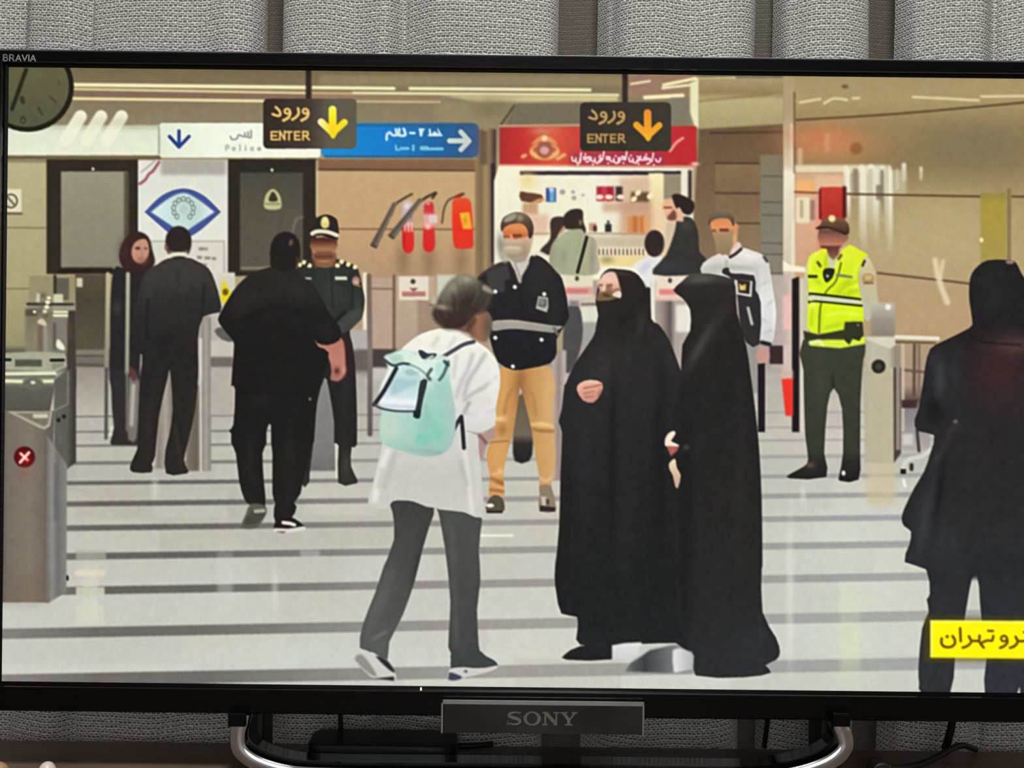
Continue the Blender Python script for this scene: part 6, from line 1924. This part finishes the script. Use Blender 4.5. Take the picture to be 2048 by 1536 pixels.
p0, p1 = at(679, 1400, 0.064), at(681, 1471, 0.073)
cord('power_cord', [p0, at(681, 1440, 0.072), p1, (p1.x, 0.0735, TABLE_Z + RC)], RC, 'thin black cable hanging down behind the black media box')
cord('signal_cable', [on_table(800, 0.0745), on_table(860, 0.074), on_table(930, 0.070), on_table(985, 0.0765)], RC * 1.1,
     'black cable lying on the table between media box and maker plate')
p0 = at(1537, 1410, 0.060)
cord('power_cord', [p0, at(1535, 1440, 0.066), at(1530, 1480, 0.0735), (at(1528, 1500, 0.075).x, 0.075, TABLE_Z + RC)], 0.0023,
     'thin black cable hanging straight down to the table beside the chrome stand')
cord('aerial_cable', [at(1907, 1410, 0.060), at(1904, 1446, 0.064), at(1896, 1480, 0.070), (at(1890, 1500, 0.074).x, 0.074, TABLE_Z + 0.0036)], 0.0034,
     'thick black cable hanging down beside the looped cable')
lc = thing('audio_cable', 'looped black cable on the table ending in a gold tipped plug', 'cable', on_table(1790, 0.02), 'cables behind the television')
bm = bmesh.new()
q = [on_table(1951, 0.074, 0.0028), at(1938, 1494, 0.066), at(1922, 1491, 0.060), at(1900, 1499, 0.052), at(1872, 1515, 0.042), at(1840, 1529, 0.030), at(1800, 1537, 0.020), at(1776, 1536, 0.014)]
q = [Vector((p[0], p[1], max(p[2], TABLE_Z + 0.0028))) for p in q]
tube(bm, q, 0.0027)
bm_obj('cord', bm, M_rubber, lc, True)
M_gold = mat('gold plug tip', rgb(226, 196, 130), 0.25, 1.0, noise=(40, rgb(210, 180, 116), (1, 1, 1)))
pc2 = at(1762, 1535, 0.006)
pc2 = Vector((pc2.x, pc2.y, TABLE_Z + 0.0082))


def disc(name, r, y0, y1, m, c, parent):
    bm_ = bmesh.new()
    rr = [(r * 0.86, y0), (r, y0 + 0.0008), (r, y1 - 0.0008), (r * 0.86, y1)]
    rings = [[bm_.verts.new((c.x + a * math.cos(t), c.y + y, c.z + a * math.sin(t))) for t in (2 * PI * k / 24 for k in range(24))] for a, y in rr]
    for a, b_ in zip(rings, rings[1:]):
        for k in range(24):
            bm_.faces.new((a[k], a[(k + 1) % 24], b_[(k + 1) % 24], b_[k]))
    bm_.faces.new(rings[0])
    bm_.faces.new(rings[-1][::-1])
    return bm_obj(name, bm_, m, parent)


pl = disc('plug', 0.0080, -0.004, 0.012, M_rubber, pc2, lc)
disc('plug_tip', 0.0028, -0.010, -0.003, M_gold, pc2, pl)['label'] = 'gold plug tip'

# ------------------------------------------------------------------ small ornaments at the table's left end
M_pink = mat('pale pink glaze', rgb(226, 208, 204), 0.35, noise=(25, rgb(216, 196, 192), (1, 1, 1)))
M_peach = mat('peach glaze', rgb(196, 150, 112), 0.4, noise=(25, rgb(180, 132, 96), (1, 1, 1)))
M_brown = mat('brown glaze', rgb(92, 52, 36), 0.5, noise=(25, rgb(80, 46, 32), (1, 1, 1)))
c0 = at(94.5, 1530, -0.03)
bm = bmesh.new()
lathe(bm, [(0.0035, 0), (0.0062, 0.0012), (0.0074, 0.0045), (0.0076, 0.009), (0.0070, 0.0140), (0.0056, 0.0180), (0.0036, 0.0204), (0.0014, 0.0214)], (c0.x, c0.y, TABLE_Z))
tag(bm_obj('egg_ornament', bm, M_pink, None, True), 'pale pink egg shaped ornament standing on the table', 'ornament')
c1 = at(8, 1530, -0.03)
fo = thing('shell_ornament', 'peach coloured ornament with brown hollow beside the pink egg', 'ornament', (c1.x, c1.y, TABLE_Z))
bm = bmesh.new()
lathe(bm, [(0.006, 0), (0.0092, 0.002), (0.0105, 0.007), (0.0098, 0.013), (0.0072, 0.0178), (0.0035, 0.0202), (0.0012, 0.0206)], (c1.x - 0.006, c1.y, TABLE_Z))
bm_obj('body', bm, M_peach, fo, True)
bm = bmesh.new()
lathe(bm, [(0.005, 0), (0.0076, 0.002), (0.0084, 0.006), (0.0074, 0.0105), (0.0050, 0.0140), (0.0016, 0.0155)], (c1.x + 0.0055, c1.y - 0.002, TABLE_Z), squash=0.8)
bm_obj('lobe', bm, M_peach, fo, True)
bm = bmesh.new()
lathe(bm, [(0.002, 0.004), (0.0040, 0.008), (0.0044, 0.0125), (0.0030, 0.0165), (0.001, 0.0178)], (c1.x - 0.0004, c1.y - 0.0062, TABLE_Z), squash=0.7)
bm_obj('hollow', bm, M_brown, fo, True)

# ------------------------------------------------------------------ ceiling lamp that lights the room
cl = thing('ceiling_lamp', 'round white ceiling lamp in front of the television', 'lamp', (LAMP_POS[0], LAMP_POS[1], CEIL_Z))
M_lampmetal = mat('white lamp metal', rgb(220, 218, 212), 0.5, noise=(30, rgb(212, 210, 204), (1, 1, 1)))
bm = bmesh.new()
lathe(bm, [(0.19, CEIL_Z - 0.05), (0.20, CEIL_Z - 0.045), (0.20, CEIL_Z - 0.004), (0.18, CEIL_Z)], (LAMP_POS[0], LAMP_POS[1], 0))
bm_obj('lamp_body', bm, M_lampmetal, cl, True)
